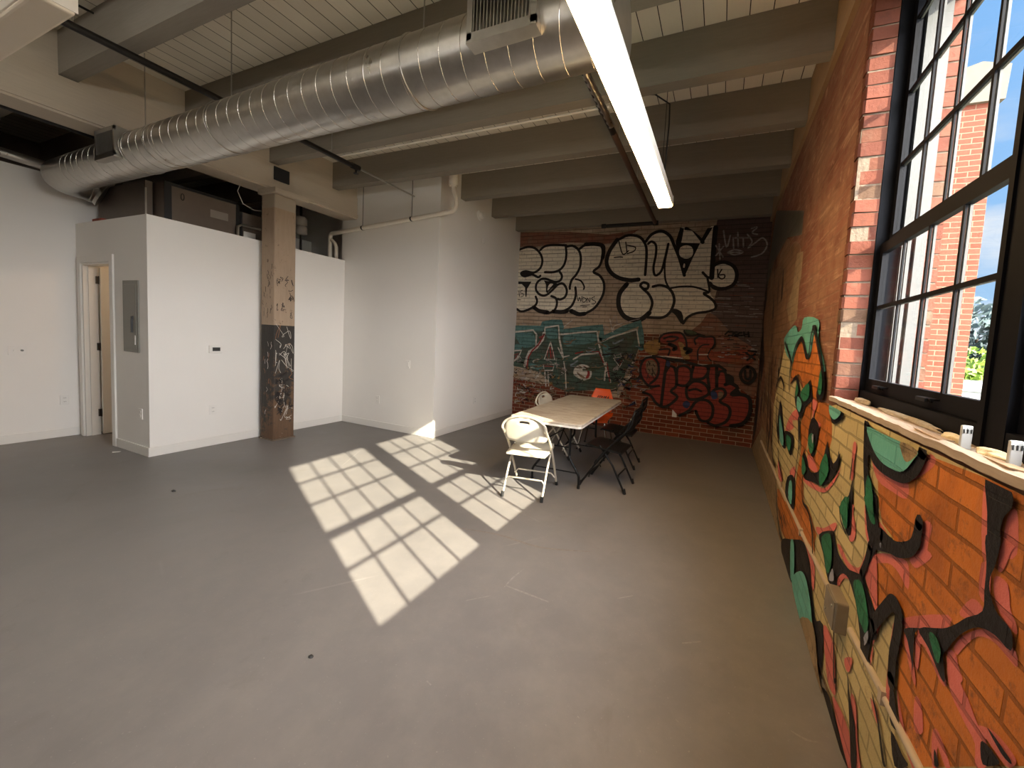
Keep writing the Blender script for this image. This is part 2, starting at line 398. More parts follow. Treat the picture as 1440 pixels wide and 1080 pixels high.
# ---- paint helpers on wall planes
CR = {'P': (0, 0, 1), 'G1': (720, 320, 7.712), 'G2': (850, 310, 6.), 'G3': (715, 440, 6.749), 'G4': (890, 455, 6.547),
      'R1': (1050, 430, 5.4), 'R2': (1060, 560, 5.4), 'R3': (1080, 700, 5.4), 'R4': (1200, 560, 4.908), 'R5': (1200, 760, 5.4),
      'R6': (1100, 880, 5.4), 'R7': (1240, 900, 6.), 'R8': (1050, 300, 6.754), 'K': (330, 240, 2.7)}
class Painter:
    def __init__(s, mb, ax, val, sign, mats, lim=None):
        s.mb, s.ax, s.val, s.sign, s.mats, s.k, s.lim = mb, ax, val, sign, mats, 0, lim
    def pts(s, spec):
        cur = CR['P']; out = []
        for tk in spec.split():
            if tk in CR: cur = CR[tk]; continue
            x, y = map(float, tk.split(','))
            out.append(bp(cur[0] + x / cur[2], cur[1] + y / cur[2], s.ax, s.val))
        if s.lim:
            for p in out: s.lim(p)
        return out
    def off(s): s.k += 1; return s.sign * (.0012 + .00012 * s.k)
    def fill(s, mat, spec, sharp=False):
        p = s.pts(spec)
        if not sharp: p = smooth(p, True, 3)
        if s.lim:
            for q in p: s.lim(q)
        d = s.off(); flat = [V3([c for i, c in enumerate(q) if i != s.ax] + [0]) for q in p]
        tris = tessellate_polygon([flat])
        vs = []
        for q in p: q = q.copy(); q[s.ax] = s.val + d; vs.append(q)
        s.mb.add(vs, [tuple(t) for t in tris], s.mats.index(mat))
    def line(s, mat, w, spec, sharp=False, closed=False, taper=False):
        p = s.pts(spec)
        if not sharp: p = smooth(p, closed, 4)
        if closed: p = p + [p[0]]
        s.ribbon(mat, w, p, taper)
    def ribbon(s, mat, w, p, taper=False):
        d = s.off(); n = len(p); vs = []; ax = V3((0, 0, 0)); ax[s.ax] = 1
        q = []
        for a in p:
            if not q or (a - q[-1]).length > 1e-4: q.append(a)
        p = q; n = len(p)
        if n < 2: return
        for i in range(n):
            t = (p[min(i + 1, n - 1)] - p[max(i - 1, 0)])
            if t.length < 1e-7: t = V3((0, 0, 1))
            nn = ax.cross(t.normalized()); hw = w / 2
            if taper: hw *= .35 + .65 * math.sin(PI * min(1, max(0, (i + .3) / (n - .4))))
            for sg in (-1, 1):
                v = p[i] + nn * (hw * sg); v[s.ax] = s.val + d
                if s.lim: s.lim(v)
                vs.append(v)
        s.mb.add(vs, [(2 * i, 2 * i + 1, 2 * i + 3, 2 * i + 2) for i in range(n - 1)], s.mats.index(mat))
        for e in (0, n - 1):
            cen = p[e].copy(); cen[s.ax] = s.val + d; hw = (vs[2 * e + 1] - vs[2 * e]).length / 2
            if hw > .004:
                a1 = (vs[2 * e + 1] - vs[2 * e]).normalized(); a2 = ax.cross(a1)
                ring = [cen + a1 * hw * math.cos(j * PI / 4) + a2 * hw * math.sin(j * PI / 4) for j in range(8)]
                if s.lim:
                    for g in ring: s.lim(g)
                s.mb.add(ring, [tuple(range(8))], s.mats.index(mat))

# scuffs on the concrete
scuff = simple('pale scuff on concrete', lin(134, 130, 127), .7, 0, .2, 60); rust = simple('brown smear on concrete', lin(122, 114, 108), .6, 0, .2, 30)
W = Painter(fl, 2, 0, 1, ['f', 's', 'r'])
for mt, w_, sp in [('s', .012, 'P 709,826 722,812 737,800'), ('s', .014, 'P 712,824 738,834 772,847'), ('s', .01, 'P 1112,1028 1132,1040 1152,1044'), ('s', .008, 'P 655,845 690,838'), ('s', .01, 'P 868,842 890,838'), ('r', .02, 'P 640,742 700,752 760,770 830,776'), ('s', .008, 'P 600,958 606,964'), ('s', .006, 'P 950,1012 954,1016'), ('s', .006, 'P 812,1008 815,1011'), ('s', .012, 'P 960,905 985,903')]:
    W.line(mt, w_, sp, taper=True)
struct(fl.build('floor', [M_['floor'], scuff, rust], fix=False))
# ------------------------------------------------------------------ brick back wall with its paint
mn = ['bwbase', 'bwgrey', 'bwdark', 'bwred', 'silver', 'ink', 'teal', 'tealdk', 'chalk', 'blood', 'redpaint', 'redorange', 'bluedk', 'steelblue', 'olive', 'lilac', 'brownscr', 'ochre', 'mortar']
m = MB().box((-4.3, YB, 0), (XOUT, YB + .3, ZC), 0)
def limb(p):
    p[0] = min(max(p[0], XBU - .05), XR); p[2] = min(max(p[2], .0), 3.8)
W = Painter(m, 1, YB, -1, mn, limb)
W.fill('bwgrey', 'P 715,300 1100,290 1072,480 1060,500 1000,486 960,470 905,470 890,520 870,560 800,540 760,540 715,530', True)
W.fill('bwdark', 'P 1012,296 1110,290 1085,400 1068,505 1030,470 1000,440 1010,400 1002,340', True)  # darker mauve tone over the upper right end of the wall
W.fill('bwred', 'P 727,327 800,326 855,330 880,326 900,322 872,340 850,343 800,341 760,346 727,350', True)
W.fill('bwred', 'P 1000,440 1030,470 1066,500 1060,560 1000,505 960,480 985,455')
rs = random.Random(3)
for i in range(46):
    x = rs.uniform(985, 1062); y = rs.uniform(395, 500); l = rs.uniform(5, 22)
    W.line('lilac' if rs.random() < .6 else 'redorange', .006, 'P %.1f,%.1f %.1f,%.1f' % (x, y, x + l, y + .05 * l), True)
for i in range(40):
    x = rs.uniform(728, 900); y = rs.uniform(455, 478); W.line('lilac', .006, 'P %.1f,%.1f %.1f,%.1f %.1f,%.1f' % (x, y, x + rs.uniform(-4, 8), y + rs.uniform(-5, 5), x + rs.uniform(-6, 10), y + rs.uniform(-5, 5)))
# first silver throw-up
W.fill('silver', 'G1 75,250 150,212 240,222 310,240 400,192 590,195 660,195 740,230 850,185 960,190 985,240 970,380 890,475 980,560 1005,650 980,760 900,880 760,930 650,900 600,890 470,925 350,920 240,860 130,905 50,880 50,560')
K = .045
for sp in ['75,245 170,212 250,225 310,285 332,360 310,440 240,490 150,475 100,498 140,530 220,510 285,540 310,525', '310,245 360,205 450,190 590,195',
           '585,195 592,300 570,400 520,460 450,485 360,485', '520,480 545,530 520,580 460,590 380,560 320,560 270,610 265,680 310,730 370,735 440,680 500,620 560,612 597,680 580,750 530,780 500,775',
           '590,210 660,200 720,240 747,310 742,420 700,510 650,570 630,640 630,665', '740,230 800,190 900,185 960,195 985,240 980,330 950,420 885,480 950,520 995,590 1000,680 970,770 900,870 810,925 740,935 650,895',
           '690,650 695,720 680,790 640,860 560,905 460,910', '260,750 275,800 250,850 170,895 100,910 50,880', '430,745 480,770 490,830 460,900 380,930 290,905 230,860']:
    W.line('ink', K, 'G1 ' + sp)
W.line('ink', .03, 'G1 690,560 750,580 785,640 780,670')
W.line('ink', .075, 'G1 240,865 300,905 390,920'); W.line('ink', .075, 'G1 450,910 540,918 600,905'); W.line('ink', .075, 'G1 640,905 720,940 790,935')
W.line('ink', .07, 'G1 800,185 900,180 985,200 995,260 985,330')
W.fill('ink', 'G1 70,585 215,588 190,630 168,665 160,755 150,750 145,650 110,615 75,615', True)
W.fill('ink', 'G1 350,575 470,595 500,612 440,660 385,712 372,700 372,620', True)
W.fill('silver', 'G1 395,640 420,608 450,615 430,640 390,685')
W.fill('ink', 'G1 105,500 150,480 230,490 200,512 140,528')
for sp in ['80,690 84,748', '118,682 100,688 98,712 122,715 128,740 100,752', '70,782 95,785', '710,740 722,800 735,755 750,805 760,745', '772,755 772,810 800,800 806,775 775,757', '815,812 820,765 845,808 850,762', '900,752 868,765 880,788 908,800 900,825 868,828', '745,848 845,840', '770,864 815,860']:
    W.line('ink', .013, 'G1 ' + sp)
# second silver throw-up
W.fill('silver', 'G2 35,350 70,240 130,170 200,138 280,145 335,170 380,120 480,92 550,130 590,190 615,150 640,66 700,72 820,180 880,70 938,62 925,250 912,420 950,372 1020,360 1085,390 1112,460 1080,540 1000,575 915,562 885,600 930,680 930,740 880,768 760,790 700,825 665,868 630,760 580,750 540,790 480,820 400,820 340,820 240,840 170,800 140,720 140,620 190,545 290,510 160,490 80,440 45,380')
for sp, w in [('110,165 50,250 20,340 40,420 110,480 210,505 290,500', .07), ('130,160 200,128 290,138 340,190 357,270 345,460', .045), ('350,180 400,120 480,92 550,130 585,200', .05), ('580,190 610,260 640,340 675,465', .05),
              ('370,200 400,180 435,210 435,290 415,400 430,465 480,430 510,330 540,200', .04), ('530,260 510,370 515,500 545,570', .03), ('690,72 760,120 830,185', .06), ('938,62 925,200 905,485', .075), ('830,440 870,480 915,485', .04),
              ('870,490 886,600 840,612', .035), ('905,400 950,365 1020,355 1090,390 1117,460 1090,540 1010,577 930,572 890,530', .055), ('410,560 470,548 540,570 582,630 587,700 550,780 490,820 410,822 350,815', .045),
              ('550,575 640,560 740,560 820,580 880,605', .03), ('840,620 920,680 938,740 880,768 770,785 700,820 665,870', .04), ('380,780 405,700 380,630 330,580 305,550 330,525 370,540 365,575 340,580', .045), ('190,540 130,620 122,720 160,800 230,838 310,835 380,780', .08)]:
    W.line('ink', w, 'G2 ' + sp)
W.fill('ink', 'G2 600,190 640,62 672,70 650,190 808,195 745,320 680,468 640,345', True)
W.fill('silver', 'G2 648,186 682,84 740,90 812,182', True)
W.fill('ink', 'G2 815,165 870,68 915,60 832,195', True)
W.fill('silver', 'G2 690,212 735,225 750,265 735,308 690,324 645,308 630,268 645,228')
W.fill('silver', 'G2 672,365 682,375 676,400 664,395')
W.fill('ink', 'G2 570,745 650,770 668,870 640,862 600,800 560,765')
W.fill('ink', 'G2 890,530 960,560 1020,562 1000,585 930,575')
for sp in ['955,415 957,482', '990,415 962,468 985,495 1012,485 1012,460 975,462', '120,160 155,285 205,258', '182,185 192,270', '195,212 262,228 250,262 195,282', '85,315 130,310 155,312']:
    W.line('ink', .02, 'G2 ' + sp)
for sp in ['1005,90 1030,230 1062,130', '1085,150 1090,235', '1125,105 1128,225', '1098,150 1215,148', '1170,150 1172,225', '1240,70 1290,60 1245,105 1290,120', '1205,120 1245,180 1210,235 1280,185 1335,150 1372,205 1330,280 1240,312', '940,215 1000,310', '1005,222 940,300', '968,200 975,330', '1040,272 1100,250 1170,268 1100,292 1040,275', '1060,272 1140,270']:
    W.line('lilac', .022, 'G2 ' + sp)
W.line('lilac', .01, 'G2 60,860 95,800 110,870'); W.line('lilac', .012, 'G2 180,860 300,830')
# teal lettering
W.fill('tealdk', 'G3 55,160 250,165 345,140 350,118 485,110 500,205 700,180 850,170 865,290 1000,225 1225,160 1245,320 1200,430 1120,560 1080,660 1000,720 800,730 560,745 440,700 300,560 140,520 40,500', True)
for sp, w in [('50,150 150,150 250,150 320,150 335,110 420,95 495,92 505,150 520,188 700,160 885,140 885,250', .12), ('870,262 1000,205 1100,150 1250,98 1255,200 1262,330', .11)]:
    W.line('teal', w, 'G3 ' + sp, True)
for sp in ['70,190 160,190 240,200 255,300 150,330 80,240', '520,230 640,200 820,200 840,260 720,300 560,320', '900,300 960,320 980,390 920,420', '210,470 330,520 330,545 220,520', '70,300 130,300 120,360 70,350', '360,160 460,150 465,240 380,240']:
    W.fill('teal', 'G3 ' + sp)
for sp in ['600,640 780,660 900,700 700,730 580,720', '540,330 700,300 820,330 640,340', '930,260 1150,210 1180,260 1000,330', '980,560 1080,520 1060,640 990,690', '60,400 140,420 120,480 60,460']:
    W.fill('tealdk', 'G3 ' + sp)
for sp, w in [('55,182 240,165 272,205 265,310', .035), ('350,200 352,140 480,120 488,250 520,400', .035), ('500,205 700,185 845,175 860,290 910,470 972,655', .03), ('862,282 1000,222 1220,160 1245,315', .03), ('475,330 520,420 580,405', .025), ('520,400 545,560 552,720', .022), ('340,195 330,250 270,330 205,370 180,430 160,500', .06),
              ('620,440 700,395 860,380', .03), ('930,470 915,640', .03), ('335,490 440,488 425,545 345,545 335,490', .022), ('350,560 360,695', .03), ('380,560 386,690', .02), ('405,275 445,445 345,440 405,275', .022), ('1000,430 1112,412 1060,512 1000,430', .018), ('1185,470 1120,560', .03), ('1165,590 1120,640 1040,695', .045), ('55,360 130,355 100,420 60,455', .035)]:
    W.line('chalk', w, 'G3 ' + sp, True)
for sp, w in [('345,205 290,300 230,360 195,420 180,515', .03), ('300,235 340,215', .025), ('400,330 410,430', .03), ('380,360 370,430', .015), ('425,350 428,430', .012), ('640,385 740,362 862,368 905,470', .025), ('940,480 965,650', .022), ('350,505 428,508', .015), ('1030,450 1080,445 1060,490', .015), ('60,400 100,380 70,430', .02)]:
    W.line('blood', w, 'G3 ' + sp, True)
W.fill('chalk', 'G3 700,488 765,505 795,560 780,620 720,640 640,600 620,560 645,510')
W.fill('blood', 'G3 705,500 755,520 778,570 765,615 735,620 755,570 735,525')
W.fill('brownscr', 'G3 650,560 700,590 740,620 690,610')
for i in range(150):
    x = rs.uniform(60, 560); y = rs.uniform(540, 860) if rs.random() < .8 else rs.uniform(420, 560)
    if y > 700 and x > 330 and rs.random() < .6: x -= 250
    mt = rs.choice(['brownscr', 'brownscr', 'lilac', 'ink', 'chalk', 'ochre'])
    W.line(mt, rs.uniform(.007, .018), 'G3 ' + ' '.join('%.0f,%.0f' % (x + rs.uniform(-32, 32), y + rs.uniform(-20, 20)) for _ in range(4)))
for i in range(60):
    x = rs.uniform(520, 1240); y = rs.uniform(250, 740)
    W.line(rs.choice(['tealdk', 'ink', 'olive', 'steelblue', 'brownscr']), rs.uniform(.008, .03), 'G3 %.0f,%.0f %.0f,%.0f %.0f,%.0f' % (x, y, x + rs.uniform(10, 70), y + rs.uniform(-20, 20), x + rs.uniform(40, 110), y + rs.uniform(-40, 25)))
for i in range(70):
    x = rs.uniform(1000, 1300); y = rs.uniform(380, 940)
    if abs(x - 1150) > 100 and y > 750: continue
    W.line(rs.choice(['ink', 'ink', 'lilac', 'bluedk', 'brownscr']), rs.uniform(.008, .02), 'G3 ' + ' '.join('%.0f,%.0f' % (x + rs.uniform(-40, 40), y + rs.uniform(-25, 25)) for _ in range(4)))
W.line('chalk', .016, 'G3 970,60 985,130 1000,185 1010,130 1090,100'); W.line('chalk', .014, 'G3 540,130 620,70')
# red lettering
W.fill('ochre', 'G4 120,180 240,150 250,260 180,290 110,240')
W.fill('redorange', 'G4 248,150 290,95 400,80 460,90 482,140 560,135 640,112 755,128 762,190 740,260 1060,240 1120,330 980,380 720,335 500,335 440,312 250,290 248,240 335,190 280,180')
W.fill('redpaint', 'G4 255,145 295,100 400,92 455,110 475,160 440,170 380,140 320,150 330,175 280,172')
W.fill('redpaint', 'G4 600,140 660,120 745,135 750,190 700,220 620,200')
W.fill('ochre', 'G4 420,170 470,190 520,300 520,330 460,320 440,240'); W.fill('ink', 'G4 470,60 560,68 610,102 560,115 490,108'); W.fill('olive', 'G4 480,62 555,70 595,98 520,104')
for sp, w in [('248,170 255,130 300,95 400,82 455,95 490,150 500,220', .03), ('290,140 350,120 420,130 380,160 320,165', .03), ('580,190 570,150 610,120 660,125 740,125 755,180 730,230', .03), ('600,100 660,120', .04), ('600,330 600,250 640,200 700,195', .022), ('250,240 340,235 330,290', .03), ('340,190 400,220 380,240', .06), ('480,230 540,245 500,270', .06), ('720,230 690,300 720,340', .02)]:
    W.line('ink', w, 'G4 ' + sp)
W.line('chalk', .02, 'G4 60,298 300,302 455,318', True); W.line('chalk', .014, 'G4 470,365 690,378', True); W.line('chalk', .016, 'G4 610,285 690,285', True)
W.line('ink', .045, 'G4 190,300 330,330 460,345 640,395 720,385 790,385 850,430', True)
W.fill('redpaint', 'G4 75,420 100,340 180,312 300,330 330,380 400,400 460,385 520,395 640,395 690,410 770,400 840,440 870,540 940,550 962,590 905,652 1050,660 1092,720 1072,850 1005,930 900,935 740,935 620,890 580,800 520,800 430,842 350,770 270,762 200,700 105,632 230,580 140,560 85,490')
for sp, w in [('245,570 160,572 92,500 75,410 110,330 180,310 230,350 243,430 222,500 165,550', .04), ('100,630 170,660 220,730 290,762 360,730 412,670 355,620 402,570 402,470 390,415', .045), ('325,330 300,460 280,620 265,750', .05), ('310,440 345,390 395,410', .04), ('412,560 480,572 532,520 542,450 510,400 450,388 412,420 410,560', .04),
              ('500,580 560,530 640,540 692,590 692,650 600,690 520,692 495,640 500,580', .045), ('520,612 580,600 630,620', .035), ('560,395 540,500 620,510 665,490 695,440 690,400', .045), ('705,590 690,480 700,410', .045), ('772,400 772,580', .05), ('785,480 800,440 850,450 865,540', .04),
              ('850,560 900,548 962,590 905,650 1000,650 1072,690 1072,820 1010,912 900,935', .055), ('715,650 760,602 830,600 852,650 800,712 880,760 892,830 852,900 760,932 690,905', .045), ('430,842 520,795 585,712 670,700 732,750 732,840 690,890 620,880 582,800', .045), ('1055,395 1105,420 1122,470 1100,525 1055,545 1010,525 988,470 1010,420', .045)]:
    W.line('ink', w, 'G4 ' + sp, closed=sp.startswith('1055'))
W.line('ink', .035, 'G4 1030,430 1035,500 1075,500 1078,430'); W.fill('ink', 'G4 870,460 925,490 925,560 880,545 855,500'); W.fill('ink', 'G4 960,590 1000,640 905,652 940,610', True)
W.fill('bluedk', 'G4 500,705 530,735 505,775 468,760 465,725'); W.fill('bluedk', 'G4 320,340 350,360 335,400 310,380'); W.fill('bluedk', 'G4 720,620 765,625 780,680 730,690')
W.fill('brownscr', 'G4 790,625 830,630 825,670 790,690'); W.fill('brownscr', 'G4 130,350 190,335 230,400 210,480 160,470 130,420')
for i in range(14):
    x = rs.uniform(110, 230); y = rs.uniform(340, 480); W.line('ink', .012, 'G4 %.0f,%.0f %.0f,%.0f' % (x, y, x + rs.uniform(-20, 30), y + rs.uniform(10, 60)))
for sp in ['850,100 880,72', '885,80 920,78 915,108 880,110', '955,80 930,85 940,98 960,105 935,115', '1000,85 970,92 972,112 1005,112', '1020,80 1024,118', '1060,80 1066,122', '1022,100 1062,100']:
    W.line('ink', .025, 'G4 ' + sp)
for i in range(40):
    x = rs.uniform(760, 1140); y = rs.uniform(120, 330); W.line(rs.choice(['ink', 'redpaint', 'lilac']), .012, 'G4 %.0f,%.0f %.0f,%.0f' % (x, y, x + rs.uniform(10, 60), y + rs.uniform(-2, 4)), True)
for sp in ['1060,250 1130,260', '1040,270 1120,330', '1120,280 1050,335']: W.line('ink', .03, 'G4 ' + sp)
struct(m.build('wall_back', [M_[k] for k in mn], fix=False))
# ------------------------------------------------------------------ right-hand brick wall with the window opening and its mural
Y0, Y1, YJ, ZS, ZH = .27, 2.52, 2.395, 1.262, 3.44      # opening
mn = ['rw', 'r_tan', 'r_orange', 'r_pink', 'r_ink', 'r_green', 'r_teal', 'r_lav', 'r_mud', 'r_greypaint', 'r_dirt', 'r_char', 'jambbrick', 'mortar', 'facade']
M_['rw'] = RW
m = MB()
def wallbox(y0, y1, z0, z1):
    m.box((XR, y0, z0), (XOUT, y1, z1), 0)
wallbox(YF, Y0, 0, ZC); wallbox(Y0, YJ, 0, ZS); wallbox(Y0, Y1, ZH, ZC); m.box((.868, Y0, 3.20), (XOUT, Y1, ZH + .01), 0); wallbox(Y1, YB + .3, 0, ZC); wallbox(YJ, Y1, 0, ZS)
m.box((XR + .004, YJ + .006, ZS), (.665, 2.46, ZH), 13); m.box((.665, 2.440, ZS), (.866, Y1, ZH), 13); m.box((.866, 2.437, ZS), (XOUT, Y1, ZH), 13); m.box((XR, 2.45, ZS), (.665, Y1, ZH), 0)
rs = random.Random(11)
z = ZS + .004
while z < ZH - .03:
    h = .0605 + rs.uniform(-.004, .004); j = rs.uniform(-.009, .009); e = rs.uniform(-.004, .003)
    bm_ = MB().prism([(XR + e, YJ + j + .006), (XR + .008, YJ + j), (.664, YJ + .002 + j * .3), (.664, 2.452), (XR + e, 2.452)], 2, z, min(z + h, ZH)); bm_.prism([(.87, 2.430), (XOUT + .004, 2.434), (XOUT + .004, Y1), (.87, Y1)], 2, z, min(z + h, ZH))
    m.add(bm_.v, bm_.f, 12); z += .0685
def limr(p):
    p[1] = min(max(p[1], YF), YB - .005); p[2] = max(p[2], .002)
    if p[1] < YJ + .01: p[2] = min(p[2], ZS - .004)
    p[2] = min(p[2], 3.47)
W = Painter(m, 0, XR, -1, mn, limr)
W.fill('r_greypaint', 'P 1092,296 1131,296 1128,330 1108,334 1090,366 1080,400 1064,440 1060,520 1056,560 1060,480 1066,400', True)
W.fill('r_char', 'P 1060,420 1078,400 1080,480 1070,540 1064,600 1056,625 1056,560', True)
W.fill('r_mud', 'R8 190,1060 180,900 215,700 230,590 300,500 320,400 345,330 380,250 410,250 420,310 460,265 500,290 520,350 500,600 490,800 430,1080')
W.fill('r_mud', 'R1 150,0 340,0 330,200 300,330 250,540 220,800 215,1080 100,1080 120,800 140,500 130,200')
W.fill('r_dirt', 'R8 480,380 540,360 520,600 500,700 480,1000 420,1080 380,900 440,700', True)
W.fill('r_mud', 'P 1092,540 1092,640 1098,700 1085,720 1070,660 1075,600', True)
W.fill('r_dirt', 'P 1056,627 1072,600 1094,640 1100,730 1112,790 1150,890 1175,960 1212,1085 1194,1085 1158,959 1100,782', True)
for i in range(70):
    x = rs.uniform(1064, 1102); y = rs.uniform(360, 620); l = rs.uniform(15, 60)
    W.line(rs.choice(['r_char', 'r_char', 'r_mud', 'r_dirt']), rs.uniform(.02, .09), 'P %.1f,%.1f %.1f,%.1f %.1f,%.1f' % (x, y, x - 1, y + l * .5, x - 2, y + l), taper=True)
# turquoise patch, tan ground
W.fill('r_teal', 'R1 295,250 350,170 385,150 400,200 430,170 450,90 560,105 560,240 610,470 560,500 300,480 300,320')
W.fill('r_tan', 'P 1087,625 1090,570 1096,536 1105,490 1108,500 1116,510 1130,545 1150,575 1180,566 1440,675 1500,705 1500,1090 1212,1090 1175,985 1140,895 1120,840 1110,800 1100,740', True)
# orange shapes
W.fill('r_orange', 'R1 350,520 375,390 405,300 440,255 462,330 488,400 510,330 535,190 560,290 592,450 575,580 545,660 560,740 640,745 665,860 650,1080 520,1080 540,860 520,700 500,560 455,655 430,560 400,520 345,600')
W.fill('r_orange', 'R2 485,60 520,35 600,60 608,200 590,350 545,480 512,562 450,560 425,460 430,380 470,440 500,400 520,260 515,190 480,150')
W.fill('r_orange', 'R2 430,38 470,58 455,150 430,300 410,420 395,560 395,780 430,830 460,930 482,1090 270,1085 210,950 190,690 235,760 270,830 322,850 330,700 345,560 375,380 368,250 380,150')
W.fill('r_orange', 'R3 80,0 210,60 290,60 350,150 375,300 375,420 330,350 270,320 200,320 140,310 100,200', True)
W.fill('r_orange', 'R4 150,395 195,560 205,740 230,870 300,960 350,1060 350,1100 1480,1100 1480,790 990,560 700,455 545,395 430,560 330,540', True)
W.fill('r_orange', 'R5 170,190 215,480 235,565 330,480 390,540 430,600 400,780 380,900 375,1100 1600,1100 1600,-20 590,-20 480,120 300,110', True)
W.fill('r_orange', 'R7 190,0 185,250 170,420 200,600 220,780 260,880 345,1090 1700,1090 1700,0', True)
# pink bands
for sp in ['R4 150,395 190,420 225,500 330,560 412,592 400,700 300,650 190,560', 'R4 950,625 1012,640 1015,1090 940,1090', 'R4 1120,830 1190,790 1190,1090 1085,1090', 'R4 548,398 605,415 590,480 470,565 430,575 470,540', 'R4 530,860 585,890 560,1000 545,1070 500,1060', 'R4 215,860 300,1000 350,1060 300,1050 210,920',
           'R5 190,120 270,105 400,140 460,200 458,385 380,250 300,180 180,180', 'R5 110,240 160,215 190,330 215,480 238,570 215,590 165,430', 'R5 470,140 575,75 645,130 565,200 510,215', 'R5 425,600 770,578 755,690 590,690 455,692', 'R5 862,560 960,455 1040,520 1032,590 925,612', 'R5 1035,185 1108,230 1092,490 1018,420',
           'R5 1205,20 1310,55 1270,95 1210,240 1165,230', 'R5 1150,285 1245,350 1265,540 1310,650 1310,735 1180,570 1135,400', 'R5 822,825 900,735 1050,688 1200,750 1310,870 1310,985 1150,800 1010,745 900,830 850,885', 'R5 775,865 830,870 860,980 890,1090 780,1090', 'R5 530,725 562,695 640,800 765,1090 715,1090 600,830 545,790',
           'R7 620,115 672,125 720,350 800,520 885,740 955,850 965,1090 865,1090 860,900 770,720 650,470 618,250', 'R7 335,500 390,560 405,800 330,770', 'R7 490,800 545,800 645,1090 600,1090 535,920 535,1090 490,1090', 'R7 180,430 205,560 245,760 300,900 350,1090 310,1090 215,780', 'R7 880,750 1000,780 1110,880 1215,1020 1215,1090 1130,1090 980,880', 'R7 240,0 280,0 330,250 345,400 310,330',
           'R7 340,0 385,0 370,240 340,250', 'R2 400,600 480,650 560,690 640,610 690,530 640,640 560,720 470,690 405,640', 'R3 390,225 450,235 530,195 550,215 520,265 430,290 400,275', 'R3 555,360 600,470 660,560 740,585 790,490 830,370 800,380 760,480 720,540 640,490 590,380', 'R3 555,640 590,585 640,600 690,690 660,640 610,620 570,680', 'R3 670,70 690,70 680,130 700,230 690,330 650,330 665,240',
           'R3 770,60 790,150 830,330 820,390 780,280', 'R3 820,440 864,430 870,900 830,740 780,620 770,590 800,545', 'R2 260,250 320,230 310,170 350,90 310,110 270,190', 'R2 290,560 330,520 330,600 305,615', 'R1 340,860 400,780 415,860 380,870', 'R3 300,330 350,400 380,540 375,700 360,690 345,500', 'R2 790,350 815,360 800,480 790,620 770,600', 'R6 345,0 420,140 440,470 430,540 380,440 358,250', 'R6 420,540 545,810 572,1090 540,1090 450,740',
           'R6 510,260 570,260 550,360 520,340', 'R6 740,60 800,0 760,90 720,220 715,330 735,200', 'R6 895,0 945,0 880,300 870,600 840,610 845,400', 'R6 560,560 600,600 615,900 640,1090 605,1090', 'R6 720,560 780,700 770,760 730,640', 'R2 430,440 470,450 510,545 520,560 480,560 440,520', 'R1 525,720 560,740 530,850 540,870 590,900 560,950 530,900', 'R2 200,480 230,560 235,640 205,600']:
    W.fill('r_pink', sp)
# near-black outlines and shadows
blk = ['R3 125,320 200,322 280,330 320,400 350,560 362,720 385,900 440,1090 390,1090 330,700 275,570 200,650 150,560 120,440',
       'R3 418,285 525,258 545,340 570,430 640,540 700,580 745,587 785,520 830,390 870,400 800,540 780,640 850,860 870,1000 870,1090 780,1060 730,880 690,740 650,620 600,580 562,620 555,690 490,640 450,430',
       'R3 780,-20 870,-20 870,400 840,400 800,220 785,80', 'R2 790,620 785,800 772,1045 730,1000 698,880 708,810 760,740', 'R2 400,420 430,460 452,555 510,565 552,480 590,330 602,420 640,500 690,420 682,500 640,600 560,672 480,640 400,600',
       'R2 440,250 470,150 515,190 520,260 490,410 468,445 440,380', 'R2 218,15 240,200 260,380 220,340 195,220', 'R2 255,250 322,290 312,410 290,430 262,330', 'R2 278,600 330,610 326,840 290,800 258,720', 'R2 603,58 640,80 722,120 680,185 632,195 612,140', 'R1 350,600 400,525 430,640 455,660 502,570 522,660 522,725 470,770 435,860 410,810 385,700 400,565',
       'R1 600,460 622,560 612,690 585,720 555,690 580,560', 'R1 525,150 555,150 550,200 530,185', 'R6 275,0 345,0 335,300 322,330 300,200', 'R6 345,480 400,560 450,760 545,1090 470,1090 430,940 370,760 335,600', 'R6 538,360 562,560 602,800 612,1090 572,1090 560,800', 'R6 730,515 782,700 835,1040 850,1090 820,1060 780,760',
       'R7 175,-10 220,-10 190,100 188,300 170,420 190,600 225,790 150,740 130,600 138,400 150,150', 'R7 150,790 250,1000 300,1090 180,1090', 'R7 945,900 1000,920 1080,1020 1110,1090 965,1090', 'R7 1005,780 1060,840 1160,980 1215,1060 1215,1090 1130,1000', 'R7 535,950 575,1090 535,1090', 'R5 455,688 590,690 535,730 525,1000 515,950 480,780', 'R5 0,235 100,270 130,330 205,600 212,690 172,860 160,990 110,880 98,700 60,450 20,300',
       'R5 1105,-20 1225,-20 1185,200 1142,300 1140,420 1200,580 1310,710 1310,870 1180,745 1050,685 930,722 850,790 800,855 765,900 782,1090 740,1050 650,840 570,688 760,690 860,660 950,610 1080,560 1095,400 1112,200', 'R4 1000,565 1090,590 1195,650 1195,770 1130,850 1100,1000 1085,1100 1018,1100 1015,800', 'R4 130,170 155,250 190,360 180,420 150,400 150,540 205,800 240,930 350,1060 300,1080 160,1000 130,700 125,400',
       'R5 180,-20 290,-20 340,50 400,85 480,85 530,50 560,-20 590,20 560,90 480,135 400,130 300,100 210,70']
for sp in blk: W.fill('r_ink', sp)
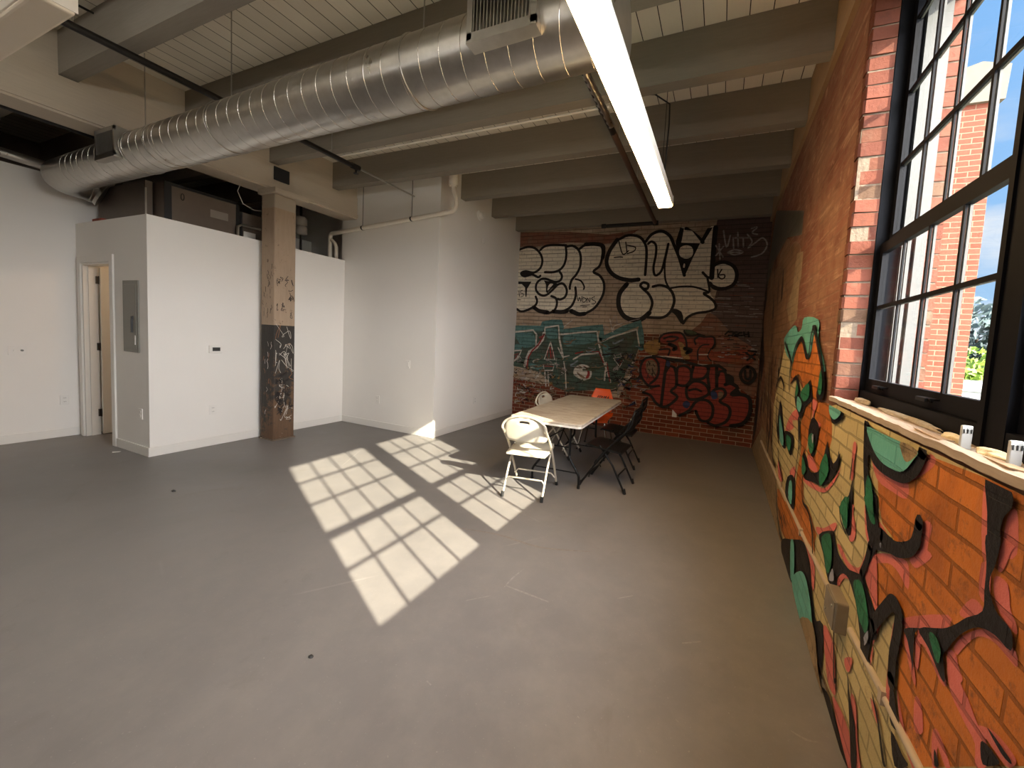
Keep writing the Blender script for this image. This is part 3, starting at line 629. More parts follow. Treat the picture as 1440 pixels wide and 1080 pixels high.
for w, sp in [(.05, 'R4 140,200 180,380 240,460 340,520 420,535 490,490 530,420 545,375'), (.045, 'R4 240,950 330,1040 400,1060 470,1040 505,960 520,870'), (.022, 'R4 128,175 122,400 128,600 140,800'), (.035, 'R5 180,50 150,180 110,270'), (.05, 'R5 200,670 240,610 320,520 360,490 400,540 412,620 390,780 365,900 352,1090'),
              (.03, 'R1 310,280 335,350 358,430 350,520 343,630'), (.035, 'R1 350,500 375,380 400,300 440,250 460,310 480,385 500,370 515,250 535,170 555,230 575,330 602,460'), (.03, 'R1 240,620 275,545 300,600 300,640'), (.03, 'R1 420,860 425,1080'), (.02, 'R2 370,150 375,300 365,400 345,560 335,640'), (.02, 'R2 400,600 400,780 440,850 470,960 485,1080'),
              (.03, 'R2 160,200 160,440 185,520'), (.02, 'R2 205,380 210,480 235,600 230,680'), (.025, 'R2 190,600 195,800 215,1000 240,1080'), (.015, 'R2 690,420 680,520 660,550'), (.012, 'R2 800,470 780,620'), (.018, 'R6 440,0 440,400 455,430'), (.02, 'R3 350,150 372,280 375,420'), (.012, 'R3 590,80 600,180 640,280'), (.02, 'R2 420,400 400,450'), (.02, 'R1 530,740 520,860'), (.03, 'R1 250,700 245,860 265,1040')]:
    W.line('r_ink', w, sp)
for i in range(6):
    x = rs.uniform(100, 150); y = rs.uniform(80, 200); W.line('r_ink', .014, 'R3 %.0f,%.0f %.0f,%.0f' % (x, y, x + 15, y + 80))
# greens, turquoise and pale highlights
for mt, sp in [('r_green', 'R4 152,540 185,620 200,800 208,880 172,850 138,700'), ('r_green', 'R5 60,335 112,330 150,450 182,640 150,720 112,600'), ('r_green', 'R5 668,738 712,740 762,850 752,955 722,930'), ('r_green', 'R3 450,310 520,288 532,480 500,590 470,450'), ('r_green', 'R3 710,650 775,660 822,880 820,1010 760,960 722,770'),
               ('r_green', 'R2 755,810 775,760 772,900 755,1005 722,930'), ('r_green', 'R2 402,440 432,545 400,585'), ('r_green', 'R2 545,515 592,425 612,560 560,660 538,655'), ('r_green', 'R2 448,310 482,270 495,380 465,425'), ('r_green', 'R2 278,280 312,320 300,405 275,350'), ('r_green', 'R1 600,490 614,580 600,680 578,640'), ('r_green', 'R1 440,665 500,590 512,680 470,730'),
               ('r_green', 'R1 408,590 425,650 400,690'), ('r_teal', 'R2 220,130 245,250 252,360 222,320'), ('r_teal', 'R2 300,640 322,650 318,810 292,760'), ('r_teal', 'R2 618,58 650,72 712,112 662,168 622,125'), ('r_teal', 'R1 418,690 450,740 435,810 412,770'), ('r_teal', 'R3 205,345 232,352 232,600 205,610'),
               ('r_teal', 'R3 215,640 270,568 320,600 362,780 382,1000 372,1090 320,1090 270,900'), ('r_teal', 'R4 152,205 260,250 400,310 525,375 500,430 420,515 340,500 250,440 190,340'), ('r_dirt', 'R4 400,310 525,372 490,430 440,450 410,390'), ('r_green', 'R3 795,0 864,40 864,200 830,130'), ('r_lav', 'R5 165,740 182,710 185,770 155,820'), ('r_lav', 'R3 520,600 545,550 555,640 520,640'),
               ('r_lav', 'R2 480,290 495,280 488,350'), ('r_lav', 'R6 690,110 725,60 710,160'), ('r_lav', 'R5 275,40 290,35 285,75'), ('r_dirt', 'R6 170,0 280,0 320,330 355,520 330,560 250,280'), ('r_green', 'R3 600,80 660,0 660,240 630,200')]:
    W.fill(mt, sp)
struct(m.build('wall_right', [M_[k] for k in mn], fix=False))


# sill: broken mortar bed and a weathered board along the front edge
m = MB(); rs = random.Random(5)
ys = [Y0 + (YJ + .02 - Y0) * i / 60 for i in range(61)]
prof = []
for y in ys:
    j = rs.uniform(-.0015, .0015); prof.append([(XR - .010 + j, ZS + .004 + j), (XR - .012 + j, ZS + .026 + j), (XR + .012, ZS + .030 + j), (XR + .05, ZS + .018 + rs.uniform(-.003, .003)), (.69, ZS + .010), (.69, ZS - .004)])
vs = [(p[0], y, p[1]) for y, pr in zip(ys, prof) for p in pr]; n = 6
m.add(vs, [(i * n + j, i * n + j + 1, (i + 1) * n + j + 1, (i + 1) * n + j) for i in range(60) for j in range(5)])
m.add(vs[:n], [tuple(range(n))]); m.add(vs[-n:], [tuple(range(n))])
struct(m.build('trim_1', M_['board']))
# ------------------------------------------------------------------ utility box, bump-out, girder, joists
DW = M_['drywall']; TW = M_['trimwhite']
DX0, DX1, DZ = -7.075, -6.345, 2.085
m = MB().box((XBOX - .12, YBOX, 0), (XBOX, YBU, ZBOX))                       # face towards the windows
m.box((XL, YBOX, DZ), (XBOX - .12, YBOX + .12, ZBOX)); m.box((XL, YBOX, 0), (DX0, YBOX + .12, DZ)); m.box((DX1, YBOX, 0), (XBOX - .12, YBOX + .12, DZ))
m.box((XL, YBOX + .12, 2.40), (XBOX - .12, YBU, 2.50)); m.box((XL, YBU - .1, 0), (XBOX - .12, YBU, 2.40))
struct(m.build('wall_utility', DW))
struct(MB().box((-5.62, YBU, 0), (XBU, YB, ZC)).box((-9.05, YBU + .6, 0), (-5.62, YB, ZC)).build('wall_bumpout', DW))
def base(name, a, b): struct(MB().box(a, b, 0, .003).build(name, TW))
base('baseboard_left', (XL, YF, 0), (XL + .014, YBOX - .001, .10))
base('baseboard_utility', (XBOX, YBOX - .014, 0), (XBOX + .014, YBU - .001, .10))
base('baseboard_utility_end', (DX1 + .085, YBOX - .014, 0), (XBOX - .001, YBOX, .10))
base('baseboard_bumpout', (XBOX + .015, YBU - .014, 0), (XBU + .014, YBU, .10))
base('baseboard_bumpout_side', (XBU, YBU, 0), (XBU + .014, YB - .012, .10))
# nailer under the ceiling along the window wall
nm = wood('stained nailer', lin(120, 104, 84), lin(176, 138, 96), 'y', .8, 2.2, 3.)
struct(MB().box((XR - .03, YF, 3.44), (XR, YB, ZC)).build('trim_2', nm))
JY = [.61, 1.45, 2.28, 3.09, 3.925, 4.76, 5.585, 6.40]
GX0, GX1 = -5.60, -5.30
nth = ['farthest joist, right above the graffiti wall', 'second ceiling joist out from the graffiti wall', 'third ceiling joist out from the graffiti wall', 'fourth ceiling joist out from the graffiti wall',
       'fifth joist from the graffiti wall, thin white conduit along it', 'joist whose face shows just above the steel duct', 'big dark joist between the duct and the unlit lamp', 'joist above the unlit lamp at upper left']
for i, y in enumerate(JY):
    x0 = XBU + .002 if y > YBU else -9.04
    ms = MB().box((x0, y, ZJ), (XR - .031, y + .11, ZC - .001))
    o = ms.build('ceiling_joist', M_['joist']); tag(o, 'grey painted wooden ' + nth[len(JY) - 1 - i], 'joist', 'ceiling joists')
m = MB().box((GX0, YF, 3.163), (GX1, YBU, ZJ - .012)).box((GX0 - .02, YF, 3.163 + .02), (GX1 + .018, YBU, 3.23))
prev = YF
for y in JY + [9]:
    e = min(y - .001, YBU)
    if e > prev: m.box((GX0 + .02, prev, ZJ - .012), (GX1 - .012, e, ZC - .001))
    prev = y + .111
    if prev > YBU: break
g = m.build('girder', M_['girder']); tag(g, 'long painted wooden girder on top of the graffitied timber post', 'girder')
nt = MB().box((GX1 + .004, 3.13, 3.29), (GX1 + .021, 3.31, 3.45)).build('notch_block', M_['ahudark'], g)
# timber post
CX0, CX1, CY0, CY1 = -5.455, -5.195, 3.085, 3.345
m = MB().box((CX0, CY0, .012), (CX1, CY1, 3.10), 0, .012)
mn = ['column', 'ink', 'chalk', 'brownscr']
def nodes_alias(): pass
inkx = simple('black scrawl', lin(34, 28, 26), .6); chx = simple('white scrawl', lin(206, 200, 190), .7); brx = simple('bare wood scratches', lin(150, 104, 70), .8)
mn = ['c', 'i', 'w', 'b']
def limc(p):
    p[1] = min(max(p[1], CY0 + .015), CY1 - .015)
W = Painter(m, 0, CX1, 1, mn, limc); rs = random.Random(9)
for i in range(26):
    y = rs.uniform(CY0 + .03, CY1 - .03); z = rs.uniform(.95, 1.42) if i < 16 else rs.uniform(.3, .9)
    W.ribbon('w' if rs.random() < .75 else 'b', rs.uniform(.002, .005), smooth([V3((CX1, min(max(y + rs.uniform(-.06, .06), CY0 + .02), CY1 - .02), z + rs.uniform(-.1, .1))) for _ in range(4)]))
for i in range(18):
    y = rs.uniform(CY0 + .03, CY1 - .05); z = rs.uniform(1.6, 2.15)
    W.ribbon('i', .006, smooth([V3((CX1, y + rs.uniform(-.01, .04), z + rs.uniform(-.04, .06))) for _ in range(4)]))
for i in range(30):
    y = rs.uniform(CY0 + .03, CY1 - .05); z = rs.uniform(.35, .9)
    W.ribbon('i', .01, smooth([V3((CX1, y + rs.uniform(-.02, .05), z + rs.uniform(-.05, .05))) for _ in range(4)]))
W = Painter(m, 1, CY0, -1, mn)
for i in range(36):
    x = rs.uniform(CX0 + .03, CX1 - .04); z = rs.uniform(1.55, 2.3) if i < 22 else rs.uniform(.3, 1.3)
    W.ribbon('i' if i < 22 else rs.choice('wb'), rs.uniform(.004, .009), [V3((x + rs.uniform(-.01, .02), CY0, z + k * .03)) for k in range(3)])
col = m.build('timber_post', [M_['column'], inkx, chx, brx], fix=False)
tag(col, 'square timber post with scratched tan upper half and black tagged lower half', 'post')
MB().box((CX0 - .03, CY0 - .03, 3.10), (CX1 + .06, CY1 + .12, 3.162), 0, .006).build('cap_block', M_['girder'], col)
MB().box((CX0 - .012, CY0 - .012, 0), (CX1 + .012, CY1 + .012, .014)).build('base_plate', M_['mortar'], col)

# ------------------------------------------------------------------ door in the utility box
d = empty('door_1', (0, 0, 0), None, None, kind='structure')
m = MB()
for x0, x1 in ((DX0 - .075, DX0), (DX1, DX1 + .08)): m.box((x0, YBOX - .018, 0), (x1, YBOX - .0005, DZ + .08), 0, .003)
m.box((DX0, YBOX - .018, DZ), (DX1, YBOX - .0005, DZ + .08), 0, .003)
m.build('casing', TW, d)
m = MB().box((DX0 - .0, YBOX, 0), (DX0 + .02, YBOX + .12, DZ)).box((DX1 - .02, YBOX, 0), (DX1, YBOX + .12, DZ)).box((DX0 + .02, YBOX, DZ - .02), (DX1 - .02, YBOX + .12, DZ))
m.box((DX0 + .02, YBOX + .04, 0), (DX0 + .032, YBOX + .078, DZ - .02)); m.build('jamb', TW, d)
lf = MB().box((DX0 + .03, YBOX + .125, .012), (DX0 + .065, YBOX + .125 + .68, DZ - .03), 0, .003).build('door_leaf', TW, d)
for z in (.23, 1.05, 1.86):
    MB().box((DX0 + .018, YBOX + .100, z), (DX0 + .034, YBOX + .128, z + .09)).cyl((DX0 + .036, YBOX + .124, z - .004), (DX0 + .036, YBOX + .124, z + .094), .007, 8).build('hinge', M_['brass'], d)
b = MB(); bm_ = bmesh.new(); bmesh.ops.create_uvsphere(bm_, u_segments=16, v_segments=10, radius=.06); b.bm(bm_, 0, True)
o = b.build('ceiling_bulb', M_['warmbulb'], loc=(-6.1, 3.0, 2.32)); tag(o, 'warm glowing bulb inside the room behind the open white door', 'bulb')
MB().cyl((0, 0, .05), (0, 0, .08), .03, 12).build('socket', M_['plate'], o)

# ------------------------------------------------------------------ windows
def make_window(name, ya, yb):
    w = empty(name, (0, 0, 0), None, None, kind='structure'); BP = M_['blackpaint']
    m = MB().box((.668, yb + .038, 1.266), (.86, yb + .060, 3.438)).box((.668, ya - .060, 1.266), (.86, ya - .038, 3.438)).box((.670, ya - .038, 1.266), (.86, yb + .038, 1.333)).box((.668, ya - .038, 3.418), (.86, yb + .038, 3.438))
    m.build('frame', BP, w)
    MB().box((.765, yb + .012, 1.333), (.80, yb + .038, 3.198)).box((.82, yb + .022, 1.333), (.86, yb + .038, 3.198)).box((.765, ya - .038, 1.333), (.80, ya - .012, 3.198)).box((.77, ya - .012, 1.333), (.86, yb + .012, 1.362)).build('outer_frame', M_['outerbar'], w)
    for (x0, x1, z0, z1, hz, br, tr) in ((.690, .715, 1.395, 2.013, [1.748], .06, .05), (.720, .745, 2.099, 3.398, [2.43, 2.762, 3.094], .043, .02)):
        m = MB().box((x0, ya - .04, z0 - br), (x1, yb + .04, z0), 0).box((x0, ya - .04, z1), (x1, yb + .04, z1 + tr)).box((x0, ya - .04, z0), (x1, ya, z1)).box((x0, yb, z0), (x1, yb + .04, z1))
        s = m.build('sash', BP, w)
        mi = MB(); mo = MB(); xg = (x0 + x1) / 2
        for k in range(1, 4):
            y = ya + (yb - ya) * k / 4; mi.box((x0 + .003, y - .007, z0), (xg - .003, y + .007, z1)); mo.box((xg + .003, y - .007, z0), (x1 - .002, y + .007, z1))
        for z in hz: mi.box((x0 + .0035, ya, z - .009), (xg - .0028, yb, z + .009)); mo.box((xg + .0028, ya, z - .008), (x1 - .0015, yb, z + .008))
        mi.build('muntin_grid', BP, s); mo.build('outer_muntin_grid', M_['outerbar'], s)
        MB().box((xg - .002, ya, z0), (xg + .002, yb, z1)).build('pane', M_['glass'], s)
    for y in (ya + (yb - ya) * .3, ya + (yb - ya) * .78):
        MB().box((.664, y - .05, 1.367), (.691, y + .05, 1.373)).box((.656, y - .035, 1.360), (.666, y + .035, 1.373)).cyl((.674, y - .03, 1.358), (.674, y - .03, 1.368), .006, 8).build('sash_lift', M_['black'], w)
    return w
make_window('window_1', 1.459, 2.363)
make_window('window_2', .352, 1.27)
struct(MB().box((.675, 1.331, 1.266), (.86, 1.398, 3.438)).build('trim_3', M_['blackpaint']))
MB_ = MB().box((.675, Y0, 1.266), (.86, .291, 3.438)); struct(MB_.build('trim_4', M_['blackpaint']))

# things lying on the sill
def lump(name, mat, c, size, seed, label, cat, rz=0., group=None):
    bm = bmesh.new(); bmesh.ops.create_icosphere(bm, subdivisions=4, radius=1.); r = random.Random(seed)
    ph = [(r.uniform(2, 5), r.uniform(0, 6), r.uniform(2, 6), r.uniform(0, 6)) for _ in range(4)]
    for v in bm.verts:
        k = 1 + .16 * sum(math.sin(a * v.co.x + b + c_ * v.co.y) * math.cos(c_ * v.co.z + d_) for a, b, c_, d_ in ph) / 1.6 + r.uniform(-.02, .02)
        v.co = V3((v.co.x * size[0] * k, v.co.y * size[1] * k, max(-.8, v.co.z * k) * size[2]))
    mn_ = min(v.co.z for v in bm.verts)
    for v in bm.verts: v.co.z -= mn_
    o = MB().bm(bm, 0, True).build(name, mat, loc=c); o.rotation_euler = (0, 0, rz); return tag(o, label, cat, group)
SZ = ZS + .012
lump('foam_chunk', M_['foam'], (.615, 1.405, SZ), (.016, .05, .015), 1, 'small crumb of yellow foam left of the pale plastic block on the window sill', 'foam')
lump('foam_chunk', M_['foam'], (.612, 1.215, SZ), (.02, .06, .015), 2, 'larger lump of yellow foam right of the pale plastic block on the window sill', 'foam')
lump('mortar_lump', M_['cement'], (.652, 1.80, SZ), (.015, .26, .012), 3, 'long ridge of crumbled mortar under the black window frame', 'mortar')
lump('mortar_lump', M_['cement'], (.65, 2.27, SZ), (.014, .10, .016), 4, 'short mortar ridge in the far corner of the window sill beside the brick jamb', 'mortar')
for y, l in ((1.315, 'pale plastic block standing on the sill between two foam lumps'), (1.135, 'pale plastic block on the sill at the right edge of the photo')):
    o = MB().box((-.012, -.004, 0), (.012, .004, .062), 0, .002).build('plastic_block', M_['shim'], loc=(.60, y, SZ + .004)); tag(o, l, 'block', 'plastic blocks on the sill')
    o.rotation_euler = (0, 0, .2)
    MB().box((-.010, -.0056, .042), (-.007, -.0048, .053)).box((-.002, -.0056, .042), (.001, -.0048, .053)).box((.006, -.0056, .042), (.009, -.0048, .053)).build('embossed_mark', M_['darkslot'], o)
def sheet(name, pts, mat, label, cat):
    m = MB(); n = len(pts); t = .003
    m.add([V3(p) for p in pts] + [V3(p) + V3((0, 0, t)) for p in pts], [tuple(range(n))[::-1], tuple(range(n, 2 * n))] + [(i, (i + 1) % n, n + (i + 1) % n, n + i) for i in range(n)])
    return tag(m.build(name, mat), label, cat)
cb = simple('torn cardboard', lin(176, 146, 114), .9, 0, .1, 20)
sheet('cardboard_scrap', [(.555, 1.33, SZ + .016), (.60, 1.36, SZ + .012), (.606, 1.50, SZ + .008), (.585, 1.57, SZ + .010), (.56, 1.48, SZ + .018)], cb, 'torn cardboard scrap on the sill left of the pale plastic block', 'cardboard')
sheet('cardboard_scrap', [(.556, 1.06, SZ + .018), (.60, 1.03, SZ + .014), (.596, 1.16, SZ + .012), (.57, 1.20, SZ + .014)], cb, 'torn cardboard scrap on the sill at the right edge under the foam', 'cardboard')

# ------------------------------------------------------------------ outside
m = MB().box((XOUT + .001, 6.55, -5), (2.9, 7.3, 4.72)); 
o = m.build('brick_wing', M_['outbrick']); tag(o, 'sunlit red brick wing of the building outside the window', 'building')
m = MB(); m.prism([(XOUT + .01, 4.72), (2.93, 4.72), (2.95, 5.12), (2.68, 5.2), (2.40, 5.12), (2.22, 4.98), (1.9, 4.86), (XOUT + .01, 4.84)], 1, 6.50, 7.36); m.build('coping', M_['stone'], o)
gm = MB().box((1.2, 7.5, -5.2), (140, 140, -5)).box((1.2, -60, -5.2), (140, 7.5, -5)); struct(gm.build('ground_outside', M_['lawn']))
m = MB().box((8.5, 25, -5), (16, 33, .15)); o = m.build('flat_roofed_building', M_['roof']); tag(o, 'low pale flat roofed building seen through the bottom corner of the window', 'building')
MB().box((8.4, 24.9, .15), (16.1, 33.1, .42)).build('parapet', M_['roof'], o)
def tree(name, base, h, rad, mat, label, seed, n=900, ls=.5):
    r = random.Random(seed); t = empty(name, base, label, 'tree', group='trees outside')
    MB().tube([(0, 0, 0), (0.1, 0, h * .4), (0, .1, h * .75)], [rad * .09, rad * .07, rad * .03], 8).build('trunk', M_['bark'], t)
    m = MB(); blobs = [(V3((r.uniform(-.6, .6) * rad, r.uniform(-.6, .6) * rad, h * (.45 + .5 * r.random()))), rad * r.uniform(.35, .6)) for _ in range(9)]
    for i in range(n):
        c, br = r.choice(blobs); dv = V3((r.gauss(0, 1), r.gauss(0, 1), r.gauss(0, 1))).normalized(); p = c + dv * br * r.uniform(.75, 1.05)
        a = V3((r.gauss(0, 1), r.gauss(0, 1), r.gauss(0, 1))).normalized(); b2 = a.orthogonal().normalized(); s = ls * r.uniform(.6, 1.2)
        m.add([p + a * s, p + b2 * s * .6, p - a * s, p - b2 * s * .6], [(0, 1, 2, 3)])
    m.build('foliage', mat, t, fix=False); return t
tree('leafy_tree', (24.5, 54, -5), 12.5, 4.6, M_['leafdark'], 'blue green tree far off between the brick wing and the black window post', 1, 1400, .6)
tree('leafy_tree', (18.2, 40, -5), 7.6, 2.6, M_['leaf'], 'bright yellow green tree low behind the flat roof outside the window', 2, 1400, .32)

# ------------------------------------------------------------------ duct and air handling
def P_d(x):  # duct axis
    k = (x + .53) / (-6.3 + .53); return V3((x, 1.775 + .09 * k, 2.978)), .178 - .01 * k
DR = empty('spiral_duct', (-3.4, 1.82, 2.993), 'big galvanised spiral duct crossing the room under the ceiling', 'duct')
def loc_(p): return V3(p) - V3((-3.4, 1.82, 2.993))
pts = []; rr = []
for i in range(30):
    p, r = P_d(-.53 + (-6.72 + .53) * i / 29); pts.append(loc_(p)); rr.append(r)
p, r = P_d(-6.72); ce = p + V3((0, .22, 0))
for i in range(1, 9):
    a = math.radians(-90 - 90 * i / 8); pts.append(loc_(ce + V3((.22 * math.cos(a), .22 * math.sin(a), -.0 * i)))); rr.append(r)
MB().tube(pts, rr, 40).build('duct_pipe', M_['galv'], DR)
hp = []
for i in range(43 * 30):
    x = -.56 - .134 * i / 30
    if x < -6.70: break
    p, r = P_d(x); a = 2 * PI * i / 30; hp.append(loc_(p + V3((0, math.cos(a), math.sin(a))) * (r + .0005)))
MB().tube(hp, .0018, 5).build('spiral_seam', M_['seam'], DR)
for x in (-.54, -4.55, -4.45):
    p, r = P_d(x); MB().tube([loc_(p + V3((-.012, 0, 0))), loc_(p + V3((.012, 0, 0)))], r + .004, 40).build('joint_band', M_['galv'], DR)
e0 = ce + V3((-.22, 0, 0)); 
MB().tube([loc_(e0 + V3((0, -.01, 0))), loc_(e0 + V3((0, .03, 0)))], .178, 32).tube([loc_(e0 + V3((0, .03, -.01))), loc_(e0 + V3((.01, .07, -.02)))], .15, 32).tube([loc_(e0 + V3((.01, .07, -.02))), loc_(e0 + V3((.03, .125, -.05)))], [.145, .18], 32).build('reducer', M_['galv'], DR)
for nm_, xa, yy in (('near', -1.045, 1.572), ('far', -5.165, 1.655)):
    R_ = MB(); x0, x1, z0, z1 = xa - .185, xa + .185, 2.885, 3.13
    R_.box((x0, yy, z0), (x1, yy + .012, z0 + .035)).box((x0, yy, z1 - .03), (x1, yy + .012, z1)).box((x0, yy, z0), (x0 + .03, yy + .012, z1)).box((x1 - .03, yy, z0), (x1, yy + .012, z1))
    R_.box((x0, yy + .012, z0), (x0 + .004, yy + .12, z1)).box((x1 - .004, yy + .012, z0), (x1, yy + .12, z1)).box((x0, yy - .004, z0 - .012), (x1, yy + .10, z0)).box((x0, yy, z1), (x1, yy + .10, z1 + .004))
    v = MB(); v.v = [tuple(loc_(q)) for q in R_.v]; v.f = R_.f; v.m = R_.m; v.sm = R_.sm
    rg = v.build('air_register', M_['galv'], DR)
    q = MB()
    for k in range(17):
        xx = x0 + .034 + k * (.30 / 16); q.box(loc_((xx, yy + .002, z0 + .03)), loc_((xx + .004, yy + .022, z1 - .03)))
    q.build('louver_bars', M_['galv'], rg); MB().box(loc_((x0 + .02, yy + .05, z0 + .02)), loc_((x1 - .02, yy + .055, z1 - .02))).build('dark_throat', M_['ahudark'], rg)
for x in (-1.7, -3.6, -4.95):
    p, r = P_d(x); MB().tube([loc_(p + V3((0, (r + .004) * math.cos(a), (r + .004) * math.sin(a)))) for a in [2 * PI * k / 32 for k in range(33)]], .0035, 5).cyl(loc_(p + V3((0, 0, r))), loc_((x, p.y, ZC)), .004, 6).build('hanger_strap', M_['galv'], DR)
o = MB().tube([(-7.10, 1.90, 3.10), (-7.10, 1.5, 3.13), (-7.10, -.4, 3.15)], .05, 20).build('small_round_duct', M_['galv']); tag(o, 'thin shiny round duct at the left edge beyond the end of the big duct', 'duct')
# air handler on the deck
A = empty('air_handler', (-6.15, 2.75, 2.5), 'dark grey air handling cabinet on top of the white utility room', 'air handler')
def al(p): return V3(p) - V3((-6.15, 2.75, 2.5))
MB().box(al((-6.60, 2.30, 2.50)), al((-5.80, 3.02, 3.0)), 0, .006).build('cabinet', M_['ahu'], A)
MB().box(al((-5.80, 2.30, 2.50)), al((-5.785, 2.36, 3.0))).box(al((-5.80, 2.60 - .30, 2.97)), al((-5.787, 3.02, 3.0))).box(al((-5.80, 2.985, 2.50)), al((-5.787, 3.02, 2.99))).build('corner_post', M_['ahudark'], A)
MB().box(al((-5.80, 2.72, 2.74)), al((-5.796, 2.90, 2.83))).build('rating_label', M_['filter'], A)
MB().tube([al((-5.797, 2.46 + .014 * math.cos(a), 2.88 + .035 * math.sin(a))) for a in [2 * PI * k / 16 for k in range(16)]], .004, 6, closed=True).build('handle', M_['ahudark'], A)
o = MB().box((-6.5, 3.06, 2.50), (-5.86, 3.62, 2.92), 0, .006).build('air_handler_section', M_['ahu']); tag(o, 'second lower dark cabinet beside the air handler, left of the timber post', 'air handler')
MB().box((-5.86, 3.10, 2.60), (-5.855, 3.24, 2.68)).build('rating_label', M_['plate'], o)
MB().box((-5.86, 3.06, 2.5), (-5.852, 3.085, 2.92)).build('corner_post', M_['ahudark'], o)
o = MB().box((-7.12, 2.225, 2.50), (-6.0, 2.285, 3.0)).build('filter_rack', M_['ahu']); tag(o, 'narrow dark filter rack at the duct end of the air handler', 'rack')
MB().box((-6.0, 2.22, 2.5), (-5.994, 2.235, 2.92)).build('bright_edge', M_['galv'], o)
o = MB().box((-6.9, 2.10, 2.501), (-6.68, 2.2, 2.60), 0, .01).build('red_box', simple('faded red card', lin(150, 74, 58), .8)); tag(o, 'small faded red box on the ledge above the door', 'box')
o = MB().tube([(-5.55, 2.90, 3.16), (-5.70, 2.95, 3.12), (-5.68, 3.0, 2.98), (-5.68, 3.12, 2.94), (-5.70, 3.3, 2.98), (-5.72, 3.42, 3.02)], .004, 6).build('loose_wire', M_['plate']); tag(o, 'loose white wire hanging in the dark above the air handler', 'wire')
o = MB().tube([(-5.75, 2.98, 2.505), (-5.75, 2.98, 2.70), (-5.75, 3.02, 2.73), (-5.75, 3.24, 2.73)], .016, 10).build('copper_pipe', M_['galv']); tag(o, 'short bent metal pipe above the white wall just left of the timber post', 'pipe')
# expansion tank and little panel right of the post
T_ = empty('expansion_tank', (-6.1, 4.0, 2.5), 'pale round tank hanging above the white wall right of the timber post', 'tank')
MB().tube([(0, 0, .38), (0, 0, .40), (0, 0, .50), (0, 0, .52)], [.05, .085, .085, .06], 24).tube([(0, 0, .52), (0, 0, .53), (0, 0, .64), (0, 0, .66)], [.06, .085, .085, .05], 24).build('tank_body', M_['filter'], T_)
MB().cyl((0, 0, 0), (0, 0, .38), .016, 10).build('stem_pipe', M_['blackpipe'], T_)
MB().cyl((0, 0, .66), (0, 0, 1.0), .016, 10).build('stem_pipe', M_['blackpipe'], T_)
o = MB().box((-6.3, 3.55, 2.501), (-6.26, 3.80, 3.05), 0, .004).build('control_board', M_['ahu']); tag(o, 'dark control panel in the gap between post and pale tank', 'panel')
m = MB()
for k in range(6): m.box((-6.26, 3.58, 2.56 + k * .07), (-6.255, 3.72, 2.58 + k * .07))
m.build('terminal_rows', M_['filter'], o)

# ------------------------------------------------------------------ pipes overhead
pv = empty('drain_pipe', (-4.5, 4.262, 2.5), 'white plastic drain pipe running along the bump-out wall and up to the ceiling', 'pipe')
def pl(p): return V3(p) - V3((-4.5, 4.262, 2.5))
k1 = [(-5.80, 4.262, 2.51), (-5.80, 4.262, 2.86)] + [V3((-5.74, 4.262, 2.90)) + V3((-.06 * math.cos(a), 0, .06 * math.sin(a))) for a in [math.radians(t) for t in (15, 45, 75)]] + [(-5.70, 4.262, 2.962), (-3.48, 4.262, 3.125)]
k1 += [V3((-3.48, 4.262, 3.215)) + V3((.09 * math.sin(a), 0, -.09 * math.cos(a))) for a in [math.radians(t) for t in (25, 50, 75, 90)]] + [(-3.395, 4.262, 3.30), (-3.43, 4.262, 3.38), (-3.445, 4.262, 3.5)]
MB().tube([pl(p) for p in k1], .031, 16).build('pipe_run', M_['pvc'], pv)
MB().tube([pl((-3.445, 4.262, 3.45)), pl((-3.445, 4.262, 3.475)), pl((-3.445, 4.262, 3.48)), pl((-3.445, 4.262, ZC))], [.05, .05, .062, .062], 20).build('ceiling_coupling', M_['pvc'], pv)
MB().tube([pl(p) for p in [(-5.66, 4.262, 2.51), (-5.66, 4.262, 2.74), (-5.69, 4.262, 2.80), (-5.77, 4.262, 2.86)]], .026, 14).build('branch_pipe', M_['pvc'], pv)
for x in (-5.1, -4.15):
    z = 2.962 + (x + 5.70) / 2.22 * .163
    MB().tube([pl((x - .012, 4.262, z)), pl((x + .012, 4.262, z + .001))], .0335, 14).cyl(pl((x, 4.262, z + .03)), pl((x, 4.262, ZC)), .004, 6).build('pipe_hanger', M_['black'], pv)
sp = empty('sprinkler_pipe', (-4.15, 1., 3.40), 'black sprinkler pipe passing over the steel duct towards the bump-out', 'pipe')
MB().cyl((0, -4.5, 0), (0, 2.36, 0), .026, 12).build('iron_pipe', M_['blackpipe'], sp); MB().cyl((0, 2.34, 0), (0, 3.30, 0), .011, 10).build('thin_pipe', M_['galv'], sp)
MB().cyl((0, 2.30, 0), (0, 2.40, 0), .034, 12).cyl((0, 2.36, -.07), (0, 2.36, 0), .012, 10).cyl((0, 2.36, -.075), (0, 2.36, -.07), .028, 12).build('sprinkler_head', M_['blackpipe'], sp)
for y in (2.05, .2): MB().cyl((0, y, .026), (0, y, .44), .004, 6).build('hanger_rod', M_['galv'], sp)
o = MB().cyl((-5.75, -3.5, 3.21), (-5.75, 2.1, 3.21), .03, 12).build('sprinkler_main', M_['blackpipe']); tag(o, 'black pipe running under the girder at upper left', 'pipe')
o = MB().cyl((-4.65, .9, 3.80), (-4.65, 1.7, 3.80), .008, 8).build('ceiling_conduit', M_['blackpipe']); tag(o, 'thin dark conduit on the ceiling boards at upper left', 'conduit')
o = MB().cyl((-4.3, 3.225, 3.475), (-1.02, 3.225, 3.475), .011, 8).build('surface_conduit', M_['pvc']); tag(o, 'thin white conduit running along the joist above the duct', 'conduit')
br = empty('branch_sprinkler_pipe', (-1., 4., 3.30), 'brown sprinkler pipe running beside the lit lamp to a black cross pipe', 'pipe')
